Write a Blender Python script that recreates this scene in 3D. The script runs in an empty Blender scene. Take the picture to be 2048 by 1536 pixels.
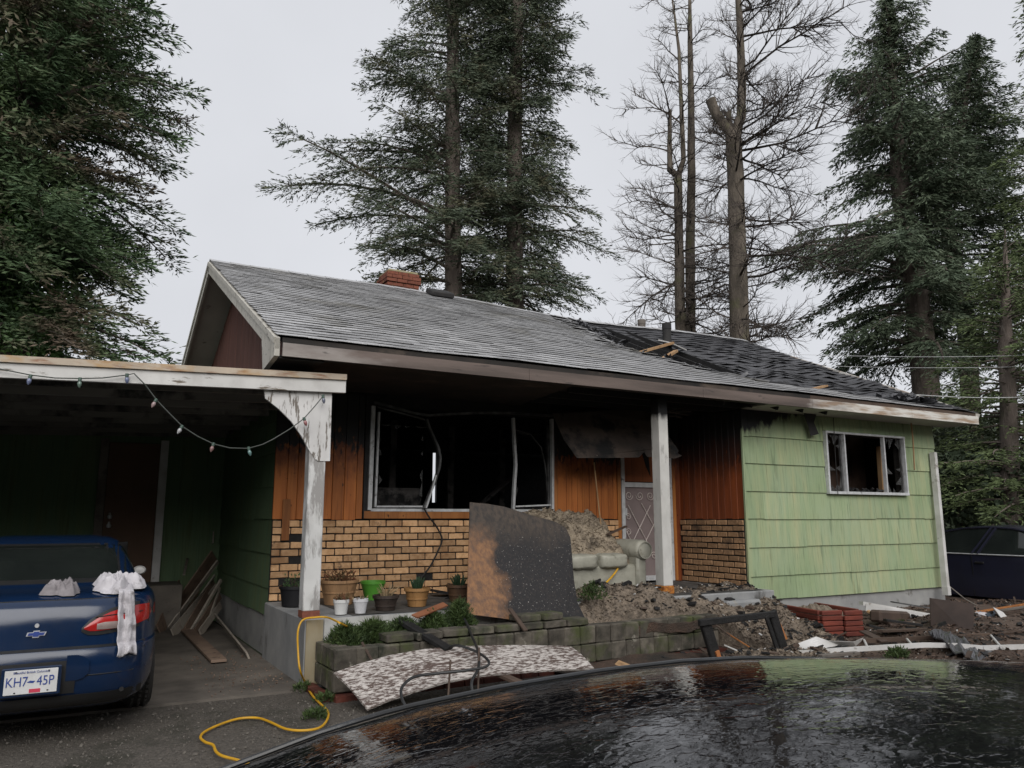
import bpy, bmesh, math, random
import numpy as np
from mathutils import Matrix, Vector, Euler
random.seed(7); RNG = np.random.default_rng(11)
SC = bpy.context.scene
COL = SC.collection

# ------------------------------------------------------------------ camera, sky, sun, exposure
F = 1560.0; CAMH = 1.54; PITCH = math.atan(267/1560); YAW = math.radians(29.3)
cam = bpy.data.cameras.new('camera'); cam_o = bpy.data.objects.new('camera', cam); COL.objects.link(cam_o)
cam.sensor_width = 36; cam.lens = 36*F/2048; cam.clip_start = .05; cam.clip_end = 2000
cam_o.location = (0, 0, CAMH); cam_o.rotation_euler = (math.pi/2+PITCH, 0, -YAW)
SC.camera = cam_o
SUN_EL, SUN_AZ = math.radians(33), math.radians(198)      # soft bright part of the cloud, behind the viewer
world = bpy.data.worlds.new('World'); SC.world = world; world.use_nodes = True
wt = world.node_tree; wt.nodes.clear()
sky = wt.nodes.new('ShaderNodeTexSky'); sky.sky_type = 'NISHITA'; sky.sun_disc = False
sky.sun_elevation = SUN_EL; sky.sun_rotation = SUN_AZ; sky.air_density = 1.0; sky.dust_density = 4.0
hsv = wt.nodes.new('ShaderNodeHueSaturation'); hsv.inputs['Saturation'].default_value = .15
bg1 = wt.nodes.new('ShaderNodeBackground'); bg1.inputs[1].default_value = .05
bg2 = wt.nodes.new('ShaderNodeBackground'); bg2.inputs[0].default_value = (.545, .558, .592, 1); bg2.inputs[1].default_value = .9
mx = wt.nodes.new('ShaderNodeMixShader'); mx.inputs[0].default_value = .88     # closed cloud cover over the clear sky
wo = wt.nodes.new('ShaderNodeOutputWorld')
ctc = wt.nodes.new('ShaderNodeTexCoord'); cns = wt.nodes.new('ShaderNodeTexNoise'); cns.inputs['Scale'].default_value = 2.2; cns.inputs['Detail'].default_value = 5
cmr = wt.nodes.new('ShaderNodeMapRange'); cmr.inputs[1].default_value = .3; cmr.inputs[2].default_value = .7; cmr.inputs[3].default_value = .83; cmr.inputs[4].default_value = .95
wt.links.new(ctc.outputs['Generated'], cns.inputs[0]); wt.links.new(cns.outputs[0], cmr.inputs[0]); wt.links.new(cmr.outputs[0], bg2.inputs[1])      # faint unevenness of the cloud layer
wt.links.new(sky.outputs[0], hsv.inputs['Color']); wt.links.new(hsv.outputs[0], bg1.inputs[0])
wt.links.new(bg1.outputs[0], mx.inputs[1]); wt.links.new(bg2.outputs[0], mx.inputs[2]); wt.links.new(mx.outputs[0], wo.inputs[0])
sun = bpy.data.lights.new('sun', 'SUN'); sun.energy = 1.5; sun.angle = math.radians(50); sun.color = (1, .97, .93)
sun_o = bpy.data.objects.new('sun', sun); COL.objects.link(sun_o)
sd = Vector((math.sin(SUN_AZ)*math.cos(SUN_EL), math.cos(SUN_AZ)*math.cos(SUN_EL), math.sin(SUN_EL)))
sun_o.rotation_euler = sd.to_track_quat('Z', 'Y').to_euler(); sun_o.location = (0, -10, 20)
SC.view_settings.view_transform = 'Standard'; SC.view_settings.look = 'None'
SC.view_settings.exposure = .68; SC.view_settings.gamma = 1; SC.view_settings.use_curve_mapping = False

# ------------------------------------------------------------------ pixel -> place (photo pixel + the plane the thing touches)
_cp, _sp, _cy, _sy = math.cos(PITCH), math.sin(PITCH), math.cos(YAW), math.sin(YAW)
def P(u, v, X=None, Y=None, Z=None, D=None):
    a = (u-1024)/F; b = (v-768)/F; f = _cp+_sp*b
    d = Vector((f*_sy+a*_cy, f*_cy-a*_sy, _sp-_cp*b))
    t = X/d.x if X is not None else Y/d.y if Y is not None else (Z-CAMH)/d.z if Z is not None else D/f
    return Vector((0, 0, CAMH))+d*t

# ------------------------------------------------------------------ mesh helpers
def V(*a): return Vector(a)
class MB:
    def __init__(s): s.v = []; s.f = []
    def add(s, vs, fs):
        n = len(s.v); s.v += [tuple(p) for p in vs]; s.f += [tuple(i+n for i in f) for f in fs]; return s
    def box(s, c, size, rot=None, ch=0):
        hx, hy, hz = size[0]/2, size[1]/2, size[2]/2
        if ch <= 0:
            vs = [V(x*hx, y*hy, z*hz) for z in (-1, 1) for y in (-1, 1) for x in (-1, 1)]
            fs = [(0, 2, 3, 1), (4, 5, 7, 6), (0, 1, 5, 4), (2, 6, 7, 3), (0, 4, 6, 2), (1, 3, 7, 5)]
        else:
            vs = []; idx = {}
            for sx in (-1, 1):
                for sy in (-1, 1):
                    for sz in (-1, 1):
                        for ax in range(3):
                            h = [hx-ch, hy-ch, hz-ch]; h[ax] += ch
                            idx[(sx, sy, sz, ax)] = len(vs); vs.append(V(sx*h[0], sy*h[1], sz*h[2]))
            I = lambda a, b, c_, ax: idx[(a, b, c_, ax)]
            fs = []
            for q in (-1, 1):
                fs.append([I(q, a, b, 0) for a, b in ((-1, -1), (1, -1), (1, 1), (-1, 1))])
                fs.append([I(a, q, b, 1) for a, b in ((-1, -1), (1, -1), (1, 1), (-1, 1))])
                fs.append([I(a, b, q, 2) for a, b in ((-1, -1), (1, -1), (1, 1), (-1, 1))])
            for a in (-1, 1):
                for b in (-1, 1):
                    fs.append([I(a, b, -1, 0), I(a, b, 1, 0), I(a, b, 1, 1), I(a, b, -1, 1)])
                    fs.append([I(a, -1, b, 0), I(a, 1, b, 0), I(a, 1, b, 2), I(a, -1, b, 2)])
                    fs.append([I(-1, a, b, 1), I(1, a, b, 1), I(1, a, b, 2), I(-1, a, b, 2)])
                    for c_ in (-1, 1): fs.append([I(a, b, c_, 0), I(a, b, c_, 1), I(a, b, c_, 2)])
        c = V(*c)
        vs = [(rot @ p if rot else p)+c for p in vs]
        return s.add(vs, fs)
    def bar(s, a, b, w, h, up=(0, 0, 1), ch=0):
        a = V(*a); b = V(*b); d = b-a; L = d.length; d = d/L
        up = V(*up); side = up.cross(d)
        if side.length < 1e-4: side = V(1, 0, 0).cross(d)
        side.normalize(); u2 = d.cross(side)
        rot = Matrix((d, side, u2)).transposed()
        return s.box((a+b)/2, (L, w, h), rot, ch)
    def prism(s, pts, ext):
        n = len(pts); e = V(*ext); a = [V(*p) for p in pts]
        return s.add(a+[p+e for p in a], [tuple(range(n))[::-1], tuple(range(n, 2*n))]+[(i, (i+1) % n, (i+1) % n+n, i+n) for i in range(n)])
    def tube(s, pts, r, n=8, cap=True):
        pts = [V(*p) for p in pts]; m = len(pts)
        rs = r if isinstance(r, (list, tuple)) else [r]*m
        vs = []; ref = V(0, 0, 1); prev = None
        for i, p in enumerate(pts):
            t = (pts[min(i+1, m-1)]-pts[max(i-1, 0)]).normalized()
            if prev is None:
                a = t.cross(ref)
                if a.length < .05: a = t.cross(V(1, 0, 0))
            else: a = prev-t*prev.dot(t)
            a.normalize(); prev = a; b = t.cross(a)
            vs += [p+(a*math.cos(2*math.pi*k/n)+b*math.sin(2*math.pi*k/n))*rs[i] for k in range(n)]
        fs = [(i*n+k, i*n+(k+1) % n, (i+1)*n+(k+1) % n, (i+1)*n+k) for i in range(m-1) for k in range(n)]
        if cap: fs += [tuple(range(n))[::-1], tuple(range((m-1)*n, m*n))]
        return s.add(vs, fs)
    def lathe(s, prof, c=(0, 0, 0), n=24, jit=0):
        c = V(*c); m = len(prof)
        vs = [c+V(r*math.cos(2*math.pi*k/n), r*math.sin(2*math.pi*k/n), z) for r, z in prof for k in range(n)]
        fs = [(i*n+k, i*n+(k+1) % n, (i+1)*n+(k+1) % n, (i+1)*n+k) for i in range(m-1) for k in range(n)]
        return s.add(vs, fs)
    def grid(s, fn, nu, nv, thick=None):
        g = [[V(*fn(i/nu, j/nv)) for j in range(nv+1)] for i in range(nu+1)]
        n = nv+1
        vs = [p for row in g for p in row]
        fs = [(i*n+j, (i+1)*n+j, (i+1)*n+j+1, i*n+j+1) for i in range(nu) for j in range(nv)]
        if thick is None: return s.add(vs, fs)
        t = V(*thick); N = len(vs); vs = vs+[p+t for p in vs]
        fs = fs+[tuple(i+N for i in f[::-1]) for f in fs]
        edge = [i*n for i in range(nu+1)]+[nu*n+j for j in range(1, n)]+[i*n+nv for i in range(nu-1, -1, -1)]+[j for j in range(nv-1, 0, -1)]
        for k in range(len(edge)):
            a, b = edge[k], edge[(k+1) % len(edge)]; fs.append((b, a, a+N, b+N))
        return s.add(vs, fs)
    def mesh(s, name, mat, smooth=False):
        me = bpy.data.meshes.new(name); me.from_pydata(s.v, [], s.f)
        bm = bmesh.new(); bm.from_mesh(me); bmesh.ops.recalc_face_normals(bm, faces=bm.faces); bm.to_mesh(me); bm.free()
        if mat: me.materials.append(mat)
        if smooth:
            me.polygons.foreach_set('use_smooth', [True]*len(me.polygons))
            if smooth != 'all': me.set_sharp_from_angle(angle=math.radians(40))
        return me
    def build(s, name, mat, parent=None, smooth=False, loc=None, **kw):
        return put(name, s.mesh(name, mat, smooth), parent, loc=loc, **kw)
def put(name, me, parent=None, loc=None, rot=None, scale=None, label=None, cat=None, group=None, kind=None):
    o = bpy.data.objects.new(name, me); COL.objects.link(o)
    m = Matrix.LocRotScale(V(*loc) if loc is not None else V(0, 0, 0), rot if rot is not None else None, V(*scale) if scale is not None else None)
    o.matrix_world = m
    if parent is not None: attach(o, parent, m)
    return tag(o, label, cat, group, kind)
WM = {}
def attach(o, parent, m):
    o.parent = parent; o.matrix_parent_inverse = WM.get(parent.name, Matrix.Identity(4)).inverted(); o.matrix_basis = m
def tag(o, label=None, cat=None, group=None, kind=None):
    if label: o['label'] = label
    if cat: o['category'] = cat
    if group: o['group'] = group
    if kind: o['kind'] = kind
    WM[o.name] = o.matrix_basis.copy() if o.parent is None else WM.get(o.parent.name, Matrix.Identity(4)) @ o.matrix_parent_inverse @ o.matrix_basis
    return o
def thing(name, label, cat, loc=(0, 0, 0), group=None):
    o = bpy.data.objects.new(name, None); COL.objects.link(o); o.empty_display_size = .1
    o.matrix_world = Matrix.Translation(V(*loc))
    return tag(o, label, cat, group)
def np_mesh(name, vs, quads, mat, smooth=False):
    me = bpy.data.meshes.new(name); vs = np.asarray(vs, np.float32); q = np.asarray(quads, np.int32); k = q.shape[1]
    me.vertices.add(len(vs)); me.vertices.foreach_set('co', vs.ravel())
    me.loops.add(q.size); me.loops.foreach_set('vertex_index', q.ravel())
    me.polygons.add(len(q)); me.polygons.foreach_set('loop_start', np.arange(0, q.size, k, dtype=np.int32))
    if smooth: me.polygons.foreach_set('use_smooth', np.ones(len(q), bool))
    me.update(calc_edges=True)
    if mat: me.materials.append(mat)
    return me
def blades(base, dirv, L, W):
    """one narrow four-cornered leaf per row"""
    n = len(base); d = dirv/np.linalg.norm(dirv, axis=1, keepdims=True)
    r = RNG.normal(size=(n, 3)); s = np.cross(d, r); s /= np.linalg.norm(s, axis=1, keepdims=True)+1e-9
    L = np.asarray(L).reshape(-1, 1); W = np.asarray(W).reshape(-1, 1)
    vs = np.stack([base, base+d*L*.45+s*W, base+d*L, base+d*L*.45-s*W], 1).reshape(-1, 3)
    return vs, np.arange(4*n).reshape(-1, 4)
def noise2(x, y, seed=0):
    return (math.sin(x*1.7+seed)*math.cos(y*2.3-seed*1.3)+.5*math.sin(x*4.1-y*3.7+seed*2)+.25*math.sin(x*9.3+y*8.1+seed*3.1))/1.75

# ------------------------------------------------------------------ materials
class NT:
    def __init__(s, name):
        s.m = bpy.data.materials.new(name); s.m.use_nodes = True; s.t = s.m.node_tree; s.t.nodes.clear()
        s.out = s.t.nodes.new('ShaderNodeOutputMaterial'); s.p = s.t.nodes.new('ShaderNodeBsdfPrincipled')
        s.t.links.new(s.p.outputs[0], s.out.inputs[0]); s.pos = None
    def n(s, typ): return s.t.nodes.new('ShaderNode'+typ)
    def l(s, a, b): s.t.links.new(a, b)
    def coord(s, stretch=(1, 1, 1), local=False):
        if local:
            g = s.n('TexCoord').outputs['Object']
        else:
            if s.pos is None: s.pos = s.n('NewGeometry')
            g = s.pos.outputs['Position']
        m = s.n('Mapping'); m.inputs['Scale'].default_value = stretch; s.l(g, m.inputs[0]); return m.outputs[0]
    def noise(s, scale, stretch=(1, 1, 1), detail=4, rough=.55, local=False):
        x = s.n('TexNoise'); x.inputs['Scale'].default_value = scale; x.inputs['Detail'].default_value = detail; x.inputs['Roughness'].default_value = rough
        s.l(s.coord(stretch, local), x.inputs[0]); return x.outputs[0]
    def ramp(s, fac, a, b):
        m = s.n('MapRange'); m.inputs[1].default_value = a; m.inputs[2].default_value = b; m.clamp = True
        s.l(fac, m.inputs[0]); return m.outputs[0]
    def math(s, op, a, b):
        m = s.n('Math'); m.operation = op
        for i, q in enumerate((a, b)):
            if isinstance(q, (int, float)): m.inputs[i].default_value = q
            else: s.l(q, m.inputs[i])
        return m.outputs[0]
    def mix(s, fac, a, b, mode='MIX'):
        m = s.n('MixRGB'); m.blend_type = mode
        for i, q in enumerate((fac, a, b)):
            if isinstance(q, (int, float)): m.inputs[i].default_value = q
            elif isinstance(q, tuple): m.inputs[i].default_value = (*q, 1) if len(q) == 3 else q
            else: s.l(q, m.inputs[i])
        return m.outputs[0]
    def axis(s, i):
        if s.pos is None: s.pos = s.n('NewGeometry')
        x = s.n('SeparateXYZ'); s.l(s.pos.outputs['Position'], x.inputs[0]); return x.outputs[i]
    def bump(s, h, strength=.3, dist=.01):
        b = s.n('Bump'); b.inputs['Strength'].default_value = strength; b.inputs['Distance'].default_value = dist
        s.l(h, b.inputs['Height']); s.l(b.outputs[0], s.p.inputs['Normal'])
    def rnd(s): return s.n('ObjectInfo').outputs['Random']
    def done(s, col, rough=.8, spec=.5, metal=0):
        if isinstance(col, tuple): s.p.inputs['Base Color'].default_value = (*col, 1)
        else: s.l(col, s.p.inputs['Base Color'])
        if isinstance(rough, (int, float)): s.p.inputs['Roughness'].default_value = rough
        else: s.l(rough, s.p.inputs['Roughness'])
        s.p.inputs['Specular IOR Level'].default_value = spec; s.p.inputs['Metallic'].default_value = metal
        return s.m
def M(name, c1, c2=None, scale=6, stretch=(1, 1, 1), rough=.8, bump=.3, bscale=None, dist=.006, rnd=0, stains=(), spec=.4, metal=0, local=False, lo=.35, hi=.65):
    """base colours blended by noise, then stains = (colour, scale, stretch, low, high)"""
    t = NT(name); c2 = c2 or tuple(x*.75 for x in c1)
    col = t.mix(t.ramp(t.noise(scale, stretch, local=local), lo, hi), c1, c2)
    if rnd: col = t.mix(1, col, t.mix(t.rnd(), (1-rnd,)*3, (1+rnd*.6,)*3), 'MULTIPLY')
    for sc in stains:
        col = t.mix(t.ramp(t.noise(sc[1], sc[2], detail=6, rough=.65, local=local), sc[3], sc[4]), col, sc[0])
    if bump: t.bump(t.noise(bscale or scale*4, stretch, detail=5, local=local), bump, dist)
    return t.done(col, rough, spec, metal)
BLK = (.012, .012, .013)
MAT = {}
MAT['asphalt'] = M('asphalt', (.125, .11, .093), (.06, .053, .045), 38, rough=.7, bump=1, bscale=60, dist=.02, stains=(((.03, .03, .02), 1.3, (1, 1, 1), .5, .68), ((.25, .235, .21), 60, (1, 1, 1), .63, .69), ((.018, .017, .016), 48, (1, 1, 1), .62, .68)))
MAT['slab'] = M('slab_concrete', (.17, .148, .125), (.1, .088, .075), 1.6, rough=.75, bump=.3, bscale=40, stains=(((.045, .04, .035), 1.1, (1, 1, 1), .5, .72), ((.06, .05, .04), 14, (1, 1, 1), .62, .7)))
MAT['soil'] = M('soil', (.085, .052, .036), (.045, .032, .024), 5, rough=.9, bump=1, bscale=45, dist=.03, stains=(((.16, .13, .1), 60, (1, 1, 1), .66, .72), ((.03, .025, .02), 2, (1, 1, 1), .5, .65)))
MAT['far_ground'] = M('far_ground', (.045, .06, .028), (.035, .035, .025), .6, rough=.95, bump=.8, bscale=15, dist=.05)
MAT['concrete'] = M('porch_concrete', (.3, .3, .295), (.21, .215, .22), 2.5, rough=.8, bump=.25, bscale=30, stains=(((.06, .055, .05), 3, (1, 1, .35), .6, .72), ((.28, .22, .1), 2.2, (1, 1, .2), .66, .78)))
MAT['foundation'] = M('foundation', (.34, .34, .33), (.25, .25, .25), 2.5, rough=.85, bump=.2, bscale=30, stains=(((.12, .11, .1), 4, (1, 1, 1), .58, .7),))
def siding(name, a, b, yel, soot):
    t = NT(name)
    col = t.mix(t.ramp(t.noise(1.2), .35, .65), a, b)
    col = t.mix(t.math('MULTIPLY', t.ramp(t.noise(7, (1, 1, .1), 6), .42, .66), t.ramp(t.noise(.9, (1, 1, .8)), .36, .56)), col, yel)
    col = t.mix(t.math('MULTIPLY', t.ramp(t.noise(42, (1, 1, .025), 6), .5, .75), .65), col, tuple(x*.62 for x in a))
    col = t.mix(t.math('MULTIPLY', t.ramp(t.noise(16, (1, 1, .07), 6), .57, .7), .5), col, (.07, .09, .045))
    col = t.mix(1, col, t.mix(t.rnd(), (.86, .88, .86), (1.05, 1.05, 1.05)), 'MULTIPLY')
    if soot:   # smoke stain under the eave, from the porch side
        z = t.axis(2); x = t.axis(0)
        h = t.math('ADD', t.math('MULTIPLY', t.ramp(x, 8.3, 10.2), .5), 2.74)
        h = t.math('ADD', h, t.math('MULTIPLY', t.math('SUBTRACT', t.noise(5, (1, 1, .3), 8, .7), .5), .6))
        col = t.mix(t.math('MULTIPLY', t.ramp(t.math('SUBTRACT', z, h), -.3, .02), .45), col, (.06, .055, .04))
        col = t.mix(t.ramp(t.math('SUBTRACT', z, h), -.02, .06), col, BLK)
    t.bump(t.noise(70, (1, 1, .02), 3), .35, .004)
    return t.done(col, .75, .3)
MAT['siding'] = siding('green_siding', (.285, .365, .205), (.32, .39, .25), (.4, .415, .24), True)
MAT['siding_shaded'] = siding('green_siding_shaded', (.1, .16, .09), (.12, .185, .105), (.13, .17, .085), False)  # same green as the front, with the carport shade put into the colour
def wood(name, a, b, dark, z0=None, amp=.4, zt=.12, rough=.55, stretch=(1, 1, .08), knots=True, rnd=.22, sx=0):
    t = NT(name)
    col = t.mix(t.ramp(t.noise(9, stretch, 5), .3, .7), a, b)
    col = t.mix(t.ramp(t.noise(34, (stretch[0], stretch[1], stretch[2]*.6), 4), .55, .75), col, tuple(x*.6 for x in b))
    if knots: col = t.mix(t.ramp(t.noise(14, (1, 1, .6), 1), .74, .79), col, tuple(x*.3 for x in b))
    if rnd: col = t.mix(1, col, t.mix(t.rnd(), (1-rnd,)*3, (1+rnd*.5,)*3), 'MULTIPLY')
    if z0 is not None:   # charring from the fire, with a blistered lower edge
        n1 = t.math('SUBTRACT', t.noise(2.2, (1, 1, .5), 5), .5); n2 = t.math('SUBTRACT', t.noise(22, (1, 1, .45), 4), .5)
        h = t.math('ADD', t.axis(2), t.math('ADD', t.math('MULTIPLY', n1, amp), t.math('MULTIPLY', n2, amp*1.0)))
        if sx: h = t.math('ADD', h, t.math('MULTIPLY', t.axis(0), sx))
        brown = t.mix(t.ramp(h, z0-.35, z0), col, dark)
        col = t.mix(t.ramp(h, z0-zt*.3, z0+zt), brown, BLK)
        n3 = t.math('MULTIPLY', t.ramp(t.noise(17, (1, 1, .4), 5), .62, .68), t.ramp(h, z0+.45, z0))
        col = t.mix(t.math('MULTIPLY', n3, .6), col, tuple(x*.8 for x in a))
    t.bump(t.noise(40, stretch, 4), .25, .004)
    return t.done(col, rough, .4)
MAT['board'] = wood('stained_board', (.5, .17, .04), (.34, .1, .022), (.13, .035, .013), 2.33, .5, .05)
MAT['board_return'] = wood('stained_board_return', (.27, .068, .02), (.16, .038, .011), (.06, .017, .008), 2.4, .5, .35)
MAT['board_trim'] = wood('board_trim', (.45, .18, .05), (.25, .085, .02), (.1, .03, .012), 2.3, .4)
MAT['gable_board'] = wood('gable_board', (.12, .05, .036), (.085, .034, .026), (.04, .02, .015), None, knots=False, rough=.75, rnd=.15)
MAT['brick'] = M('tan_brick', (.6, .37, .2), (.46, .265, .13), 22, rough=.85, bump=.6, bscale=60, rnd=.42, stains=(((.25, .13, .06), 3.1, (1, 1, 1), .55, .7), ((.5, .37, .22), 60, (1, 1, 1), .66, .72), ((.06, .045, .035), 5, (1, 1, 1), .64, .74)))
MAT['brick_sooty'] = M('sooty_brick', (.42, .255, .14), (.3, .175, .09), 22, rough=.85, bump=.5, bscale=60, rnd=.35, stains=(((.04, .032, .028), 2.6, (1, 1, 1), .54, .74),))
MAT['mortar'] = M('dark_mortar', (.022, .02, .019), (.012, .012, .012), 20, rough=.95, bump=.5)
MAT['red_brick'] = M('red_brick', (.22, .075, .045), (.14, .048, .032), 16, rough=.9, bump=.5, rnd=.35, stains=(((.25, .2, .07), 6, (1, 1, 1), .6, .7),))
MAT['pale_mortar'] = M('pale_mortar', (.3, .27, .2), (.25, .22, .1), 12, rough=.95)
def paint(name, white, under, scale, stretch, lo, hi, grime=.25, rough=.6, warm=None, soot=None):
    t = NT(name)
    col = t.mix(t.ramp(t.noise(2.5, (1, 1, 1), 4), .35, .7), white, tuple(x*.8 for x in white))
    col = t.mix(t.math('MULTIPLY', t.ramp(t.noise(7, (1, 1, .6), 5), .5, .8), grime), col, (.16, .14, .11))
    if warm: col = t.mix(t.ramp(t.noise(3, (1, 1, 2), 5), .52, .66), col, warm)
    chip = t.ramp(t.noise(scale, stretch, 7, .68), lo, hi)
    col = t.mix(chip, col, under)
    if soot is not None:
        h = t.math('ADD', t.axis(soot[0]), t.math('MULTIPLY', t.math('SUBTRACT', t.noise(6, (1, 1, .5), 5), .5), soot[3]))
        col = t.mix(t.ramp(h, soot[1], soot[2]), col, soot[4] if len(soot) > 4 else BLK)
    t.bump(t.math('SUBTRACT', 1.0, chip), .5, .004)
    return t.done(col, rough, .4)
MAT['peel_paint'] = paint('peeling_white_paint', (.66, .65, .64), (.17, .15, .13), 24, (1, 1, .12), .57, .6)
MAT['post_paint'] = paint('worn_post_paint', (.62, .62, .61), (.3, .29, .28), 6, (1, 1, .22), .47, .53, .35)
MAT['porch_post'] = paint('porch_post_paint', (.6, .59, .56), (.36, .35, .33), 10, (1, 1, .2), .57, .6, .3, soot=(2, 2.76, 2.84, .3))
MAT['rust_post'] = M('rusty_base', (.5, .2, .03), (.2, .06, .02), 30, rough=.8)
MAT['beam_paint'] = paint('peeling_beam_paint', (.64, .63, .61), (.16, .13, .1), 7, (.3, .3, 1.8), .58, .62)
MAT['rust_edge'] = paint('rusty_metal_edge', (.5, .42, .33), (.22, .08, .03), 5, (.5, .5, 2.5), .52, .68, .3, warm=(.42, .27, .13))
MAT['rake_paint'] = paint('dirty_rake_paint', (.5, .48, .43), (.05, .045, .04), 16, (1, 1, 1), .6, .66, .6)
MAT['soffit'] = M('soffit_paint', (.42, .41, .37), (.34, .33, .3), 2, rough=.7, bump=.1, stains=(((.12, .11, .09), 6, (1, 1, 1), .62, .75),))
def fascia_mat():
    t = NT('scorched_fascia')
    col = t.mix(t.ramp(t.noise(5, (.12, 1, 1.6), 6), .35, .65), (.15, .115, .1), (.075, .058, .05))
    xw = t.math('ADD', t.axis(0), t.math('MULTIPLY', t.math('SUBTRACT', t.noise(3, (.5, 1, 2), 5), .5), 3.2))
    pale = t.mix(t.ramp(t.noise(7, (.25, 1, 2), 6), .45, .62), (.62, .6, .56), (.33, .24, .17))
    col = t.mix(t.ramp(xw, 8.9, 9.9), col, pale)
    col = t.mix(t.ramp(xw, 2.6, 1.6), col, (.3, .27, .25))
    col = t.mix(t.ramp(t.noise(9, (.3, 1, 1.5), 6), .62, .74), col, (.022, .02, .02))
    t.bump(t.noise(30, (.1, 1, 1), 4), .3, .004)
    return t.done(col, .6, .4)
MAT['fascia'] = fascia_mat()
MAT['char'] = M('charred', (.016, .015, .015), (.008, .008, .008), 12, rough=.7, bump=.8, bscale=45, dist=.01)
MAT['char_brown'] = M('charred_ply', (.03, .024, .02), (.012, .011, .01), 3, (1, 1, 1), rough=.75, bump=.6, bscale=25, stains=(((.085, .065, .05), 3.2, (.5, 1, 1), .58, .72),))
MAT['soot_ply'] = M('sooty_plywood', (.085, .064, .052), (.045, .035, .03), 3, rough=.75, bump=.5, bscale=20, stains=(((.012, .012, .012), 2.3, (1, 1, 1), .52, .62), ((.15, .12, .1), 6, (1, 1, 1), .66, .72)))
def shingle_mat(name, a, b, moss):
    t = NT(name)
    col = t.mix(t.ramp(t.noise(2, (1, 1, 1), 4), .35, .65), a, b)
    col = t.mix(t.ramp(t.noise(130, detail=2), .55, .7), col, tuple(min(1, x*1.7) for x in a))
    if moss: col = t.mix(t.math('MULTIPLY', t.ramp(t.noise(1.1, detail=6), .56, .72), .55), col, (.14, .125, .085))
    col = t.mix(1, col, t.mix(t.rnd(), (.72,)*3, (1.2,)*3), 'MULTIPLY')
    r = t.ramp(t.noise(3, detail=4), .3, .7)
    rr = t.n('MapRange'); rr.inputs[3].default_value = .3; rr.inputs[4].default_value = .5; t.l(r, rr.inputs[0])
    t.bump(t.noise(150, detail=2), .35, .003)
    return t.done(col, rr.outputs[0], .5)
MAT['shingle'] = shingle_mat('wet_grey_shingle', (.36, .36, .365), (.26, .26, .265), True)
MAT['shingle_burnt'] = shingle_mat('scorched_shingle', (.085, .085, .092), (.055, .055, .06), False)
MAT['felt'] = M('roof_felt', (.02, .02, .021), (.03, .028, .027), 6, rough=.8, bump=.6)
MAT['raw_wood'] = wood('raw_timber', (.42, .27, .14), (.3, .17, .08), (.1, .06, .03), None, stretch=(.3, .3, .3), rough=.8)
MAT['dark_wood'] = wood('weathered_timber', (.1, .068, .05), (.06, .04, .03), (.03, .02, .02), None, stretch=(.2, .2, .3), rough=.75)
MAT['grey_wood'] = wood('grey_timber', (.2, .18, .16), (.12, .1, .085), (.03, .02, .02), None, stretch=(.2, .2, .3), rough=.75)
MAT['alu'] = M('dull_aluminium', (.6, .61, .62), (.45, .455, .46), 12, rough=.4, bump=.1, spec=.5, metal=.1, stains=(((.06, .055, .05), 8, (1, 1, 1), .6, .72),))
MAT['alu_sooty'] = M('sooty_aluminium', (.16, .16, .16), (.05, .05, .05), 7, rough=.5, bump=.2, metal=.4)
MAT['white_metal'] = M('white_sheet_metal', (.62, .61, .6), (.48, .47, .45), 4, rough=.45, bump=.15, stains=(((.16, .13, .1), 7, (1, 1, 1), .6, .72),))
MAT['door_brown'] = M('door_panel', (.24, .19, .185), (.19, .15, .145), 3, rough=.6, bump=.05)
MAT['door_orange'] = wood('door_wood', (.27, .085, .028), (.2, .06, .02), (.08, .02, .01), 2.75, .3, knots=False)
MAT['carport_door'] = M('carport_door_paint', (.13, .07, .04), (.1, .055, .03), 2, rough=.6, bump=.1)
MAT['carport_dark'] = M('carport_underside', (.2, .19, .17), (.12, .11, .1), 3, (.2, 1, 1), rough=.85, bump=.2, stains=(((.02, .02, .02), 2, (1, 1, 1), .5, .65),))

# ------------------------------------------------------------------ ground
def ground_z(x, y):
    z = -.02
    if y < 6.5: z -= .022*(6.5-max(y, -4))
    return z
def sheet(name, x0, x1, y0, y1, nx, ny, dz, mat, zf=ground_z, label=None):
    m = MB(); m.grid(lambda u, w: (x0+(x1-x0)*u, y0+(y1-y0)*w, zf(x0+(x1-x0)*u, y0+(y1-y0)*w)+dz), nx, ny)
    return m.build(name, mat, smooth=True, kind='structure')
xs = sorted(set([-900, -300, -100, -50]+list(range(-30, 41, 2))+[60, 100, 300, 900])); ys = sorted(set([-600, -100, -30]+[k*.5 for k in range(-16, 41)]+list(range(22, 60, 4))+[100, 300, 900]))
m = MB(); nn = len(ys)
m.add([(x, y, ground_z(x, y)-.012) for x in xs for y in ys], [(i*nn+j, (i+1)*nn+j, (i+1)*nn+j+1, i*nn+j+1) for i in range(len(xs)-1) for j in range(nn-1)])
m.build('ground', MAT['far_ground'], smooth=True, kind='structure')
sheet('driveway', -6, 4.6, -8, 7.47, 10, 62, -.002, MAT['asphalt'])
def yard_z(x, y):
    return ground_z(x, y)+.05+.05*noise2(x*1.3, y*1.3, 2)+.03*noise2(x*4, y*4, 5)+max(0, min(.12, (x-7.5)*.05))
sheet('yard_soil', 4.4, 20, 1.5, 11.5, 104, 66, 0, MAT['soil'], yard_z)
m = MB(); m.box((-.05, 10.3, -.1), (4.18, 5.7, .2)); m.build('carport_slab', MAT['slab'], kind='structure')

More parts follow.
